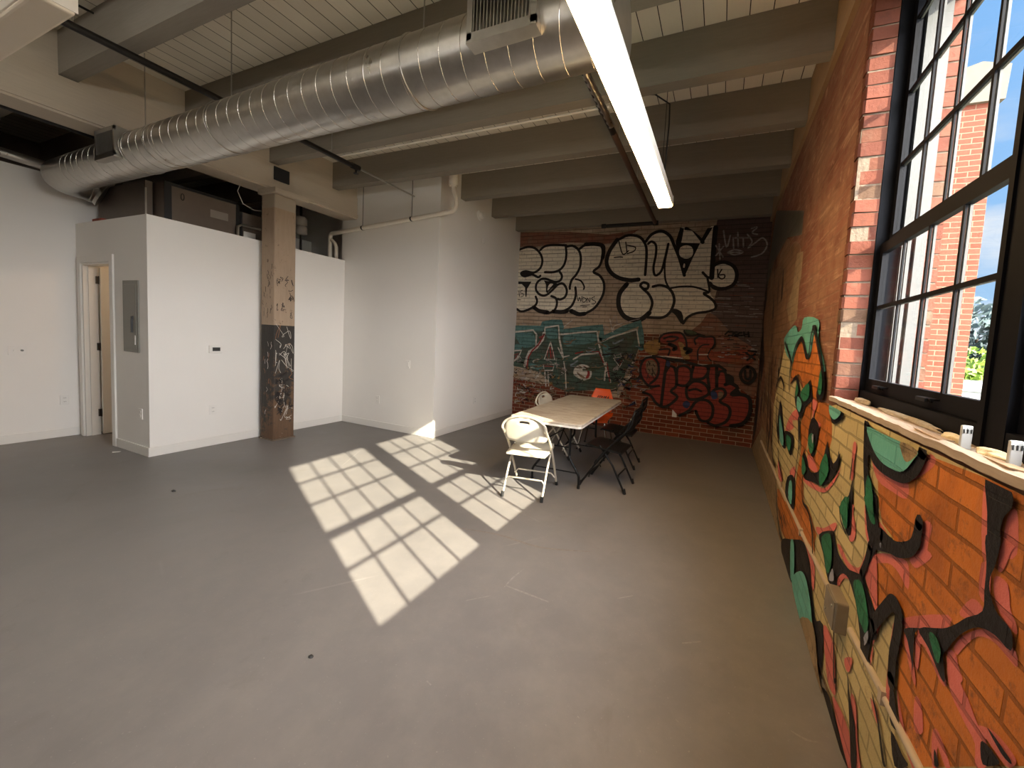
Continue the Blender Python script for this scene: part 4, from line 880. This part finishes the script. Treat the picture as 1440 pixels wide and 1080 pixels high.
def bl(p): return V3(p) - V3((-1., 4., 3.30))
MB().cyl(bl((-1.0, 3.3, 3.3)), bl((-1.04, 5.86, 3.3)), .028, 12).build('brown_run', M_['brownpipe'], br); MB().cyl(bl((-.985, 2.2, 3.3)), bl((-1.0, 3.3, 3.3)), .026, 12).build('black_run', M_['blackpipe'], br)
rp = [(-.986, 2.3 + k * .02, 3.3) for k in range(45)]
MB().tube([bl(q) for q in rp], [.031 if k % 4 < 2 else .027 for k in range(45)], 12).build('flexible_ribs', M_['galv'], br)
MB().cyl(bl((-1.84, 5.86, 3.3)), bl((-1.0, 5.86, 3.3)), .026, 12).cyl(bl((-1.86, 5.86, 3.3)), bl((-1.80, 5.86, 3.3)), .034, 12).cyl(bl((-1.07, 5.86, 3.3)), bl((-1.0, 5.86, 3.3)), .036, 12).build('cross_pipe', M_['blackpipe'], br)
for x, y in ((-1.02, 4.4), (-1., 3.5)): MB().cyl(bl((x, y, 3.325)), bl((x, y, ZC)), .004, 6).build('hanger_rod', M_['galv'], br)

# ------------------------------------------------------------------ lamps
def strip(name, loc, L, rz, lit, label):
    t = empty(name, loc, label, 'lamp', rz)
    MB().box((-.060, -L / 2, .012), (.060, L / 2, .085), 0, .004).box((-.064, -L / 2 - .004, .0), (.064, -L / 2, .088)).box((-.064, L / 2, .0), (.064, L / 2 + .004, .088)).build('housing', M_['white'], t)
    MB().box((-.058, -L / 2, -.012), (.058, L / 2, .012), 0, .01).build('diffuser', M_['tube' if lit == 1 else 'filltube'] if lit else M_['lens'], t)
    if lit == 2: MB().box((-.05, -L / 2 + .02, .083), (.05, L / 2 - .02, .09)).build('added_uplight', M_['filluplight'], t)  # upward emitter, only on the added fill lamps
    for y in (-L * .38, L * .38): MB().cyl((0, y, .085), (0, y, ZC - loc[2]), .0025, 6).build('suspension_wire', M_['black'], t)
    return t
LS = strip('strip_lamp', (-.545, 2.27, 2.706), 2.44, 0, True, 'glowing linear strip lamp hanging below the duct end')
MB().tube([(-.2, .93, .80), (-.1, .94, .79), (.02, .95, .70), (.025, .95, .55), (.015, .95, .10)], .006, 8).build('power_cord', M_['cable'], LS)
strip('strip_lamp', (-3.94, .735, 2.80), 2.46, PI / 2, False, 'unlit white linear lamp at the upper left corner')

for (x, y), l in zip(((-3.0, -.7), (-3.0, -2.6)), ('nearer', 'farther back')):  # unseen lamps added behind the camera to raise the indoor fill
    strip('strip_lamp', (x, y, 2.80), 2.44, PI / 2, 2, 'added white fill lamp behind the camera, ' + l)

# ------------------------------------------------------------------ plates and boxes on the walls
def plate(name, c, normal, w, h, label, cat, kind='outlet', group=None):
    """c on the wall, normal 'x' or '-y'"""
    rz = {'x': PI / 2, '-y': 0}[normal]
    t = empty(name, c, label, cat, rz, group)
    MB().box((-w / 2, -.007, -h / 2), (w / 2, 0, h / 2), 0, .002).build('cover_plate', M_['plate'], t)
    if kind == 'outlet':
        for z in (-.022, .022):
            f = MB().box((-.016, -.010, z - .014), (.016, -.007, z + .014), 0, .0015).build('receptacle', M_['plate'], t)
            MB().box((-.008, -.0105, z - .005), (-.005, -.0098, z + .006)).box((.005, -.0105, z - .005), (.008, -.0098, z + .006)).build('slots', M_['darkslot'], f)
    elif kind == 'switch':
        MB().box((-.017, -.011, -.033), (.017, -.007, .033), 0, .002).build('rocker', M_['plate'], t)
    elif kind == 'double':
        for x in (-.02, .03): MB().cyl((x, -.018, 0), (x, -.007, 0), .011, 12).build('knob', M_['plate'] if x < 0 else M_['panel'], t)
    return t
plate('wall_outlet', (XL, 1.945, .446), 'x', .075, .115, 'white outlet low on the left wall near the door', 'outlet')
plate('control_plate', (XL, 1.62, 1.04), 'x', .125, .10, 'wide white control plate at waist height on the left wall', 'switch', 'double')
plate('wall_outlet', (-5.725, YBOX, .445), '-y', .075, .115, 'white outlet under the grey electrical panel', 'outlet')
plate('wall_outlet', (XBOX, 2.62, .432), 'x', .075, .115, 'white outlet low under the thermostat left of the timber post', 'outlet')
plate('wall_switch', (-4.20, YBU, 1.02), '-y', .075, .115, 'white switch on the bump-out wall right of the timber post', 'switch', 'switch')
plate('wall_outlet', (-4.78, YBU, .435), '-y', .075, .115, 'white outlet low on the bump-out wall facing the camera', 'outlet')
plate('wall_outlet', (XBU, 5.33, .423), 'x', .075, .115, 'white outlet on the shaded side of the bump-out near the table', 'outlet')
plate('wall_outlet', (-.63, YB - .006, .39), '-y', .075, .115, 'pale outlet low on the graffiti wall under the red lettering', 'outlet')
t = empty('thermostat', (XBOX, 2.645, 1.157), 'white thermostat with dark screen on the white wall left of the post', 'thermostat', PI / 2)
MB().box((-.065, -.022, -.045), (.065, 0, .045), 0, .005).build('body', M_['plate'], t); MB().box((-.035, -.0235, -.022), (.04, -.021, .022)).build('screen', M_['darkslot'], t)
t = empty('electrical_panel', (-5.89, YBOX, 1.49), 'grey electrical panel with latch on the wall right of the door', 'electrical panel')
MB().box((-.165, -.012, -.385), (.165, 0, .385), 0, .003).build('surround', M_['panel'], t)
dd = MB().box((-.125, -.018, -.345), (.135, -.012, .345), 0, .003).build('panel_door', M_['panel'], t)
MB().box((.05, -.03, -.03), (.085, -.018, .005), 0, .003).box((.062, -.034, -.17), (.072, -.018, -.02)).build('latch', M_['darkslot'], dd); MB().box((.11, -.022, -.30), (.125, -.018, -.20)).build('small_label', M_['plate'], dd)
t = empty('smoke_alarm', (XBU, 5.25, 3.40), 'white round alarm high on the shaded side of the bump-out', 'alarm', PI / 2)
MB().cyl((0, 0, 0), (0, -.03, 0), .075, 24).build('base_ring', M_['plate'], t); MB().tube([(0, -.03, 0), (0, -.06, 0), (0, -.07, 0)], [.055, .05, .03], 20).build('sounder', M_['plate'], t)
t = empty('cable_ring', (XBU, 5.38, 3.04), 'small white ring bracket below the alarm on the bump-out', 'bracket', PI / 2)
MB().tube([(.022 * math.cos(a), -.008, .05 * math.sin(a)) for a in [2 * PI * k / 20 for k in range(20)]], .006, 6, closed=True).build('ring', M_['plate'], t)
# conduit and box on the mural wall
t = empty('wall_conduit', (XR - .014, 3., .42), 'pale metal conduit running low along the mural wall', 'conduit')
def wl(p): return V3(p) - V3((XR - .014, 3., .42))
MB().tube([wl((XR - .014, y, z)) for y, z in [(5.3, .40), (3.5, .402), (2.6, .415), (1.95, .44)]], .0125, 10).build('tubing', M_['greyconduit'], t)
MB().tube([wl((XR - .014, y, z)) for y, z in [(1.75, .455), (1.5, .472), (1.2, .482), (.2, .50)]], .0125, 10).build('tubing', M_['greyconduit'], t)
for y, z in ((2.7, .413), (1.42, .475)): MB().box(wl((XR - .029, y - .012, z - .022)), wl((XR - .002, y + .012, z + .022))).build('pipe_strap', M_['greyconduit'], t)
t = empty('junction_box', (XR - .028, 1.875, .455), 'square steel junction box on the mural wall joining two conduit runs', 'junction box')
MB().box((-.026, -.072, -.064), (.024, .072, .064), 0, .006).build('box_body', M_['boxsteel'], t); MB().box((-.031, -.066, -.058), (-.026, .066, .058), 0, .002).build('cover', M_['boxsteel'], t)
for y in (-.04, .04): MB().cyl((-.034, y, -y * .75), (-.03, y, -y * .75), .006, 8).build('screw', M_['galv'], t)

# ------------------------------------------------------------------ table
T = empty('folding_table', (-1.51, 4.15, 0), 'long stained white folding table with black steel legs', 'table', math.radians(2.0))
TWD, TL = .74, 1.80
bm = bmesh.new(); bmesh.ops.create_cube(bm, size=1)
for v in bm.verts: v.co = V3((v.co.x * TWD, v.co.y * TL, v.co.z * .045))
bmesh.ops.bevel(bm, geom=[e for e in bm.edges if abs(e.verts[0].co.z - e.verts[1].co.z) > .01], offset=.05, segments=5, affect='EDGES', profile=.5)
bmesh.ops.bevel(bm, geom=[e for e in bm.edges if abs(e.verts[0].co.z - e.verts[1].co.z) < 1e-5], offset=.008, segments=2, affect='EDGES', profile=.5)
tb = MB().bm(bm, 0, False).build('tabletop', M_['tabletop'], T); tb.location = (0, 0, .72)
MB().box((-TWD / 2 + .05, -TL / 2 + .05, .683), (-TWD / 2 + .075, TL / 2 - .05, .698)).box((TWD / 2 - .075, -TL / 2 + .05, .683), (TWD / 2 - .05, TL / 2 - .05, .698)).build('rail', M_['black'], T)
for s in (-1, 1):
    y = s * (TL / 2 - .40)
    for q in (-1, 1):
        pts = [(q * .14, y, .69), (q * .14, y, .34), (q * .155, y + s * .01, .28), (q * .245, y + s * .02, .15), (q * .26, y + s * .02, .10), (q * .26, y + s * .02, .012)]
        l = MB().tube(smooth([V3(p) for p in pts], False, 3), .0125, 10).build('leg', M_['black'], T)
        MB().cyl((q * .26, y + s * .02, 0), (q * .26, y + s * .02, .03), .016, 10).build('foot_cap', M_['rubber'], l)
    MB().cyl((-.14, y, .40), (.14, y, .40), .009, 8).cyl((-.24, y + s * .02, .155), (.24, y + s * .02, .155), .007, 8).build('crossbar', M_['black'], T)
    MB().tube([(0, y, .40), (0, y - s * .18, .55), (0, y - s * .34, .69)], .008, 8).tube([(-.14, y, .45), (0, y - s * .16, .54), (.14, y, .45)], .007, 8).build('brace', M_['black'], T)

# ------------------------------------------------------------------ chairs
def rounded_panel(w0, w1, h, t, bow, n=14, slot=False):
    """upright panel: width w0 at the bottom, w1 at the middle, rounded top, bowed backwards"""
    m = MB(); cols = 14; rows = 10; vs = []
    for k in range(2):
        for i in range(rows + 1):
            f = i / rows
            if f < .15: w = w0 + (w1 - w0) * (f / .15) ** .6
            elif f < .55: w = w1
            else: w = w1 * math.sqrt(max(0., 1 - ((f - .55) / .47) ** 2.4)) * .96 + w1 * .04
            for j in range(cols + 1):
                u = j / cols * 2 - 1; x = u * w / 2
                vs.append((x, -bow * (1 - u * u) - k * t, f * h))
    N = (rows + 1) * (cols + 1)
    for k in range(2):
        for i in range(rows):
            for j in range(cols):
                if slot and i == rows - 2 and cols // 2 - 2 <= j < cols // 2 + 2: continue
                a = k * N + i * (cols + 1) + j; f = (a, a + 1, a + cols + 2, a + cols + 1); m.f.append(list(f if k == 0 else f[::-1])); m.m.append(0); m.sm.append(True)
    m.v = vs
    def wall(a, b): m.f.append([a, b, b + N, a + N]); m.m.append(0); m.sm.append(False)
    C1 = cols + 1
    for j in range(cols): wall(j + 1, j); wall(rows * C1 + j, rows * C1 + j + 1)
    for i in range(rows): wall(i * C1, (i + 1) * C1); wall((i + 1) * C1 + cols, i * C1 + cols)
    if slot:
        i0, j0, j1 = rows - 2, cols // 2 - 2, cols // 2 + 2
        for j in range(j0, j1): wall(i0 * C1 + j, i0 * C1 + j + 1); wall((i0 + 1) * C1 + j + 1, (i0 + 1) * C1 + j)
        wall((i0 + 1) * C1 + j0, i0 * C1 + j0); wall(i0 * C1 + j1, (i0 + 1) * C1 + j1)
    return m
def folding_chair(label, shell, metal, hw=.215, top=.80, foot=.235, backy=-.27, style='round'):
    c = empty('folding_chair', (0, 0, 0), label, 'chair', group='folding chairs round the table')
    # front leg and back post are one bent tube per side, joined by the arch
    f = V3((0, foot, 0)); tp = V3((0, backy, top - .06)); hingez = .44
    side = []
    for s in (-1, 1):
        side.append([V3((s * hw, foot, .01)), V3((s * hw, foot - (foot - backy) * .55, .44)), V3((s * hw * .98, backy + .03, top - .16))])
    ar = [V3((hw * .98 * math.cos(a), backy - .005 * math.sin(a), top - .13 + .12 * math.sin(a))) for a in [PI * k / 12 for k in range(13)]] if style == 'round' else \
         [V3((hw * .98, backy + .01, top - .06)), V3((hw * .90, backy, top - .012)), V3((hw * .7, backy, top)), V3((-hw * .7, backy, top)), V3((-hw * .90, backy, top - .012)), V3((-hw * .98, backy + .01, top - .06))]
    path = [side[1][0], side[1][1], side[1][2]] + ar + [side[0][2], side[0][1], side[0][0]]
    path = smooth(path, False, 3)
    MB().tube(path, .0115, 10).build('frame', metal, c)
    for s in (-1, 1):
        x = s * (hw - .022)
        lg = MB().tube([V3((x, -.235 - .0, .01)), V3((x, -.10, .26)), V3((x, .05, .445))], .0105, 10).build('rear_leg', metal, c)
        MB().tube([(x, -.242, 0), (x, -.228, .05)], .0145, 10).build('foot_cap', M_['rubber'], lg)
        MB().tube([(s * hw, foot + .004, 0), (s * hw, foot - .022, .05)], .0155, 10).build('foot_cap', M_['rubber'], c)
        MB().box((s * (hw - .012) - .004, -.06, .40), (s * (hw - .012) + .004, .0, .415)).build('hinge_bar', metal, c)
    yb_ = -.18
    MB().tube([V3((-(hw - .022), -.165, .14)), V3((-(hw - .05), -.158, .17)), V3(((hw - .05), -.158, .17)), V3(((hw - .022), -.165, .14))], .008, 8).build('stretcher', metal, c)
    zf = .15; yf = foot - (foot - backy) * .55 * zf / .44
    MB().tube([V3((-hw, yf, zf - .04)), V3((-hw + .04, yf, zf)), V3((hw - .04, yf, zf)), V3((hw, yf, zf - .04))], .008, 8).build('stretcher', metal, c)
    # seat
    m = MB(); n = 12; vs = []
    for k in range(2):
        for i in range(n + 1):
            fy = i / n; y = -.19 + .40 * fy; w = (.19 + .012 * math.sin(fy * PI)) if fy < .8 else (.19 - .04 * ((fy - .8) / .2) ** 2)
            for j in range(n + 1):
                u = j / n * 2 - 1; dip = -.012 * (1 - u * u) * (1 - (2 * fy - 1) ** 2); lip = -.02 * max(0, (fy - .85) / .15) ** 2
                vs.append((u * w, y, .415 + .04 * fy + dip + lip - k * .018))
    N = (n + 1) ** 2; m.v = vs
    for k in range(2):
        for i in range(n):
            for j in range(n):
                a = k * N + i * (n + 1) + j; q = [a, a + 1, a + n + 2, a + n + 1]; m.f.append(q if k == 0 else q[::-1]); m.m.append(0); m.sm.append(True)
    for i in range(n):
        for a, b in ((i, i + 1), (n * (n + 1) + i + 1, n * (n + 1) + i), ((i + 1) * (n + 1), i * (n + 1)), (i * (n + 1) + n, (i + 1) * (n + 1) + n)):
            m.f.append([b, a, a + N, b + N]); m.m.append(0); m.sm.append(False)
    m.build('seat', shell, c)
    if style == 'round': bk = rounded_panel(.34, .415, .245, .012, .025, slot=True)
    else: bk = rounded_panel(.36, .40, .20, .014, .02)
    o = bk.build('backrest', shell, c); zb = .54 if style == 'round' else top - .215
    slope = (foot - backy) * .55 / .44
    o.location = (0, backy + .045 + (top - .10 - zb) * .28, zb); o.rotation_euler = (.30, 0, 0)
    return c
c1 = folding_chair('cream folding chair with its back to the camera at the near end of the table', M_['cream'], M_['creammetal'])
c1.location = (-1.64, 3.35, 0); c1.rotation_euler = (0, 0, math.radians(9))
c2 = copy_tree(c1); c2['label'] = 'cream folding chair on the left long side of the table, half hidden'
c2.location = (-1.885, 4.665, 0); c2.rotation_euler = (0, 0, math.radians(-90))
c3 = folding_chair('nearer black folding chair on the right side of the table', M_['blackplastic'], M_['black'], .19, .84, .24, -.285, 'flat')
c3.location = (-1.01, 3.92, 0); c3.rotation_euler = (0, 0, math.radians(88))
c4 = copy_tree(c3); c4['label'] = 'farther black folding chair, behind the first on the right side of the table'
c4.location = (-1.09, 4.70, 0); c4.rotation_euler = (0, 0, math.radians(91))
# orange shell chair at the far end
c5 = empty('shell_chair', (-1.55, 5.22, 0), 'orange plastic shell chair with black scrawl at the far end of the table', 'chair', math.radians(180 + 4))
bk = rounded_panel(.34, .37, .36, .008, .03)
# square-shouldered shell back
for i, v in enumerate(bk.v):
    f = v[2] / .36
    if f > .55:
        u = (i % 15) / 14 * 2 - 1; w = (.37 - .13 * ((f - .55) / .45) ** 1.2) / 2; bk.v[i] = (u * w, v[1], v[2])
bo = bk.build('backrest', M_['orange'], c5); bo.location = (0, -.21, .49); bo.rotation_euler = (.2, 0, 0); bo.scale = (.9, .95, .93)
m = MB(); rs = random.Random(4)
for row, z in enumerate((.21, .16)):
    for k in range(6):
        x = -.02 - .085 + k * .033 + row * .006; q = [V3((x + rs.uniform(-.004, .022), -.003, z + dz)) for dz in (.036, .022, .010, -.004)]
        q2 = [V3((x - .004, -.003, z + .030)), V3((x + .024, -.003, z + rs.uniform(.0, .03)))]
        for qq in (q, q2):
            qq = [V3((p.x, -.03 * (1 - (p.x / .175) ** 2) + .0035, p.z)) for p in qq]
            m.tube(smooth(qq), .0055, 5)
m.build('black_lettering', inkx, bo)
m = MB(); n = 10; vs = []
for k in range(2):
    for i in range(n + 1):
        for j in range(n + 1):
            u = j / n * 2 - 1; fy = i / n; vs.append((u * .19, -.20 + .40 * fy, .45 - .015 * (1 - u * u) - .03 * max(0, (fy - .8) / .2) ** 2 + .04 * max(0, (.15 - fy) / .15) ** 2 - k * .008))
N = (n + 1) ** 2; m.v = vs
for k in range(2):
    for i in range(n):
        for j in range(n):
            a = k * N + i * (n + 1) + j; m.f.append([a, a + 1, a + n + 2, a + n + 1]); m.m.append(0); m.sm.append(True)
for i in range(n):
    for a, b in ((i, i + 1), (n * (n + 1) + i + 1, n * (n + 1) + i), ((i + 1) * (n + 1), i * (n + 1)), (i * (n + 1) + n, (i + 1) * (n + 1) + n)):
        m.f.append([b, a, a + N, b + N]); m.m.append(0); m.sm.append(False)
m.build('seat', M_['orange'], c5)
for sx in (-1, 1):
    for sy in (-1, 1):
        l = MB().tube([(sx * .13, sy * .12, .43), (sx * .17, sy * .17, .22), (sx * .21, sy * .21, .012)], .011, 10).build('leg', M_['chrome'], c5)
        MB().cyl((sx * .21, sy * .21, 0), (sx * .21, sy * .21, .02), .015, 10).build('foot_cap', M_['rubber'], l)
# scraps on the floor
o = sheet('paper_scrap', [(-6.05, 1.95, .001), (-5.99, 1.93, .004), (-5.96, 1.97, .006), (-6.0, 2.0, .001)], M_['plate'], 'small white paper scrap on the floor by the open door', 'paper')
lump('floor_crumb', M_['darkslot'], bp(244, 691, 2, 0), (.02, .012, .008), 8, 'small dark crumb on the grey floor in front of the white utility room', 'crumb')
lump('floor_crumb', M_['darkslot'], bp(437, 924, 2, 0), (.012, .009, .004), 9, 'small dark crumb on the grey floor in the foreground left of the sun patches', 'crumb')

# ------------------------------------------------------------------ light
SUN = V3((1, -.46, .64)).normalized()
sl = bpy.data.lights.new('sun', 'SUN'); sl.energy = 24; sl.angle = math.radians(.53); sl.color = (1, .90, .69)
so = bpy.data.objects.new('sun', sl); COL.objects.link(so); so.rotation_euler = SUN.to_track_quat('Z', 'Y').to_euler(); so.location = SUN * 30
w = bpy.data.worlds.new('sky'); SC.world = w; w.use_nodes = True; t = w.node_tree; t.nodes.clear()
def wn(typ, **kw):
    n = t.nodes.new('ShaderNode' + typ)
    for k, v in kw.items(): setattr(n, k, v)
    return n
L = t.links.new
tc = wn('TexCoord'); nv = wn('VectorMath', operation='NORMALIZE'); L(tc.outputs['Generated'], nv.inputs[0])
sx = wn('SeparateXYZ'); L(nv.outputs[0], sx.inputs[0])
r1 = wn('ValToRGB'); L(sx.outputs[2], r1.inputs[0])
cr = r1.color_ramp; cr.elements[0].position = 0.; cr.elements[0].color = (.48, .70, .92, 1); cr.elements[1].position = .55; cr.elements[1].color = (.28, .58, 1.05, 1)
e = cr.elements.new(.2); e.color = (.36, .62, .98, 1)
mp = wn('Mapping'); mp.inputs['Scale'].default_value = (2.2, 2.2, 5.5); L(nv.outputs[0], mp.inputs[0])
ns = wn('TexNoise'); ns.inputs['Scale'].default_value = 1.6; ns.inputs['Detail'].default_value = 7; L(mp.outputs[0], ns.inputs['Vector'])
r2 = wn('ValToRGB'); L(ns.outputs['Fac'], r2.inputs[0]); r2.color_ramp.elements[0].position = .5; r2.color_ramp.elements[1].position = .72
mr = wn('MapRange'); L(sx.outputs[2], mr.inputs[0]); mr.inputs[1].default_value = .55; mr.inputs[2].default_value = .25
mm = wn('Math', operation='MULTIPLY'); L(r2.outputs[0], mm.inputs[0]); L(mr.outputs[0], mm.inputs[1])
mx = wn('Mix', data_type='RGBA'); L(mm.outputs[0], mx.inputs[0]); L(r1.outputs[0], mx.inputs[6]); mx.inputs[7].default_value = (1., 1., 1., 1)
# glow added to the sun's side of the sky to light the room
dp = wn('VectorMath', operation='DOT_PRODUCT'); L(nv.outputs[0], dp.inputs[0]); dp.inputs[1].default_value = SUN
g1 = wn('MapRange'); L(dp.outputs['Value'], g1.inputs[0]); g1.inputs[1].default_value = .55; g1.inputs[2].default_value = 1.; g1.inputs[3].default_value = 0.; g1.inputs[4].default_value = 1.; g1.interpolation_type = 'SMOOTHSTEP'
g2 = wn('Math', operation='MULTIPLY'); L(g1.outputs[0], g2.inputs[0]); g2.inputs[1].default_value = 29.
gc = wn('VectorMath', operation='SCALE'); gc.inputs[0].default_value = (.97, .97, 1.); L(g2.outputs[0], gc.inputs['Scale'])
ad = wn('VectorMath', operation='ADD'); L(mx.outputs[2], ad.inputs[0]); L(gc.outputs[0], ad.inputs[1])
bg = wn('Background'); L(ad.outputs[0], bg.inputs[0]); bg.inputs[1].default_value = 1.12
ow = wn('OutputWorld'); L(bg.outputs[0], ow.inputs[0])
for nm_, ya, yb in (('a', 1.45, 2.39), ('b', .34, 1.30)):
    pl_ = bpy.data.lights.new('window_portal', 'AREA'); pl_.shape = 'RECTANGLE'; pl_.size = 1.85; pl_.size_y = yb - ya; pl_.cycles.is_portal = True
    po = bpy.data.objects.new('window_portal', pl_); COL.objects.link(po); po.location = (.90, (ya + yb) / 2, 2.28); po.rotation_euler = (0, math.radians(90), 0)

SC.view_settings.view_transform = 'Standard'; SC.view_settings.look = 'None'; SC.view_settings.exposure = 0.; SC.view_settings.gamma = 1.; SC.view_settings.use_curve_mapping = False
SC.render.engine = 'CYCLES'
cy = SC.cycles; cy.use_denoising = True; cy.max_bounces = 12; cy.diffuse_bounces = 7; cy.glossy_bounces = 5; cy.transparent_max_bounces = 12; cy.sample_clamp_indirect = 6.
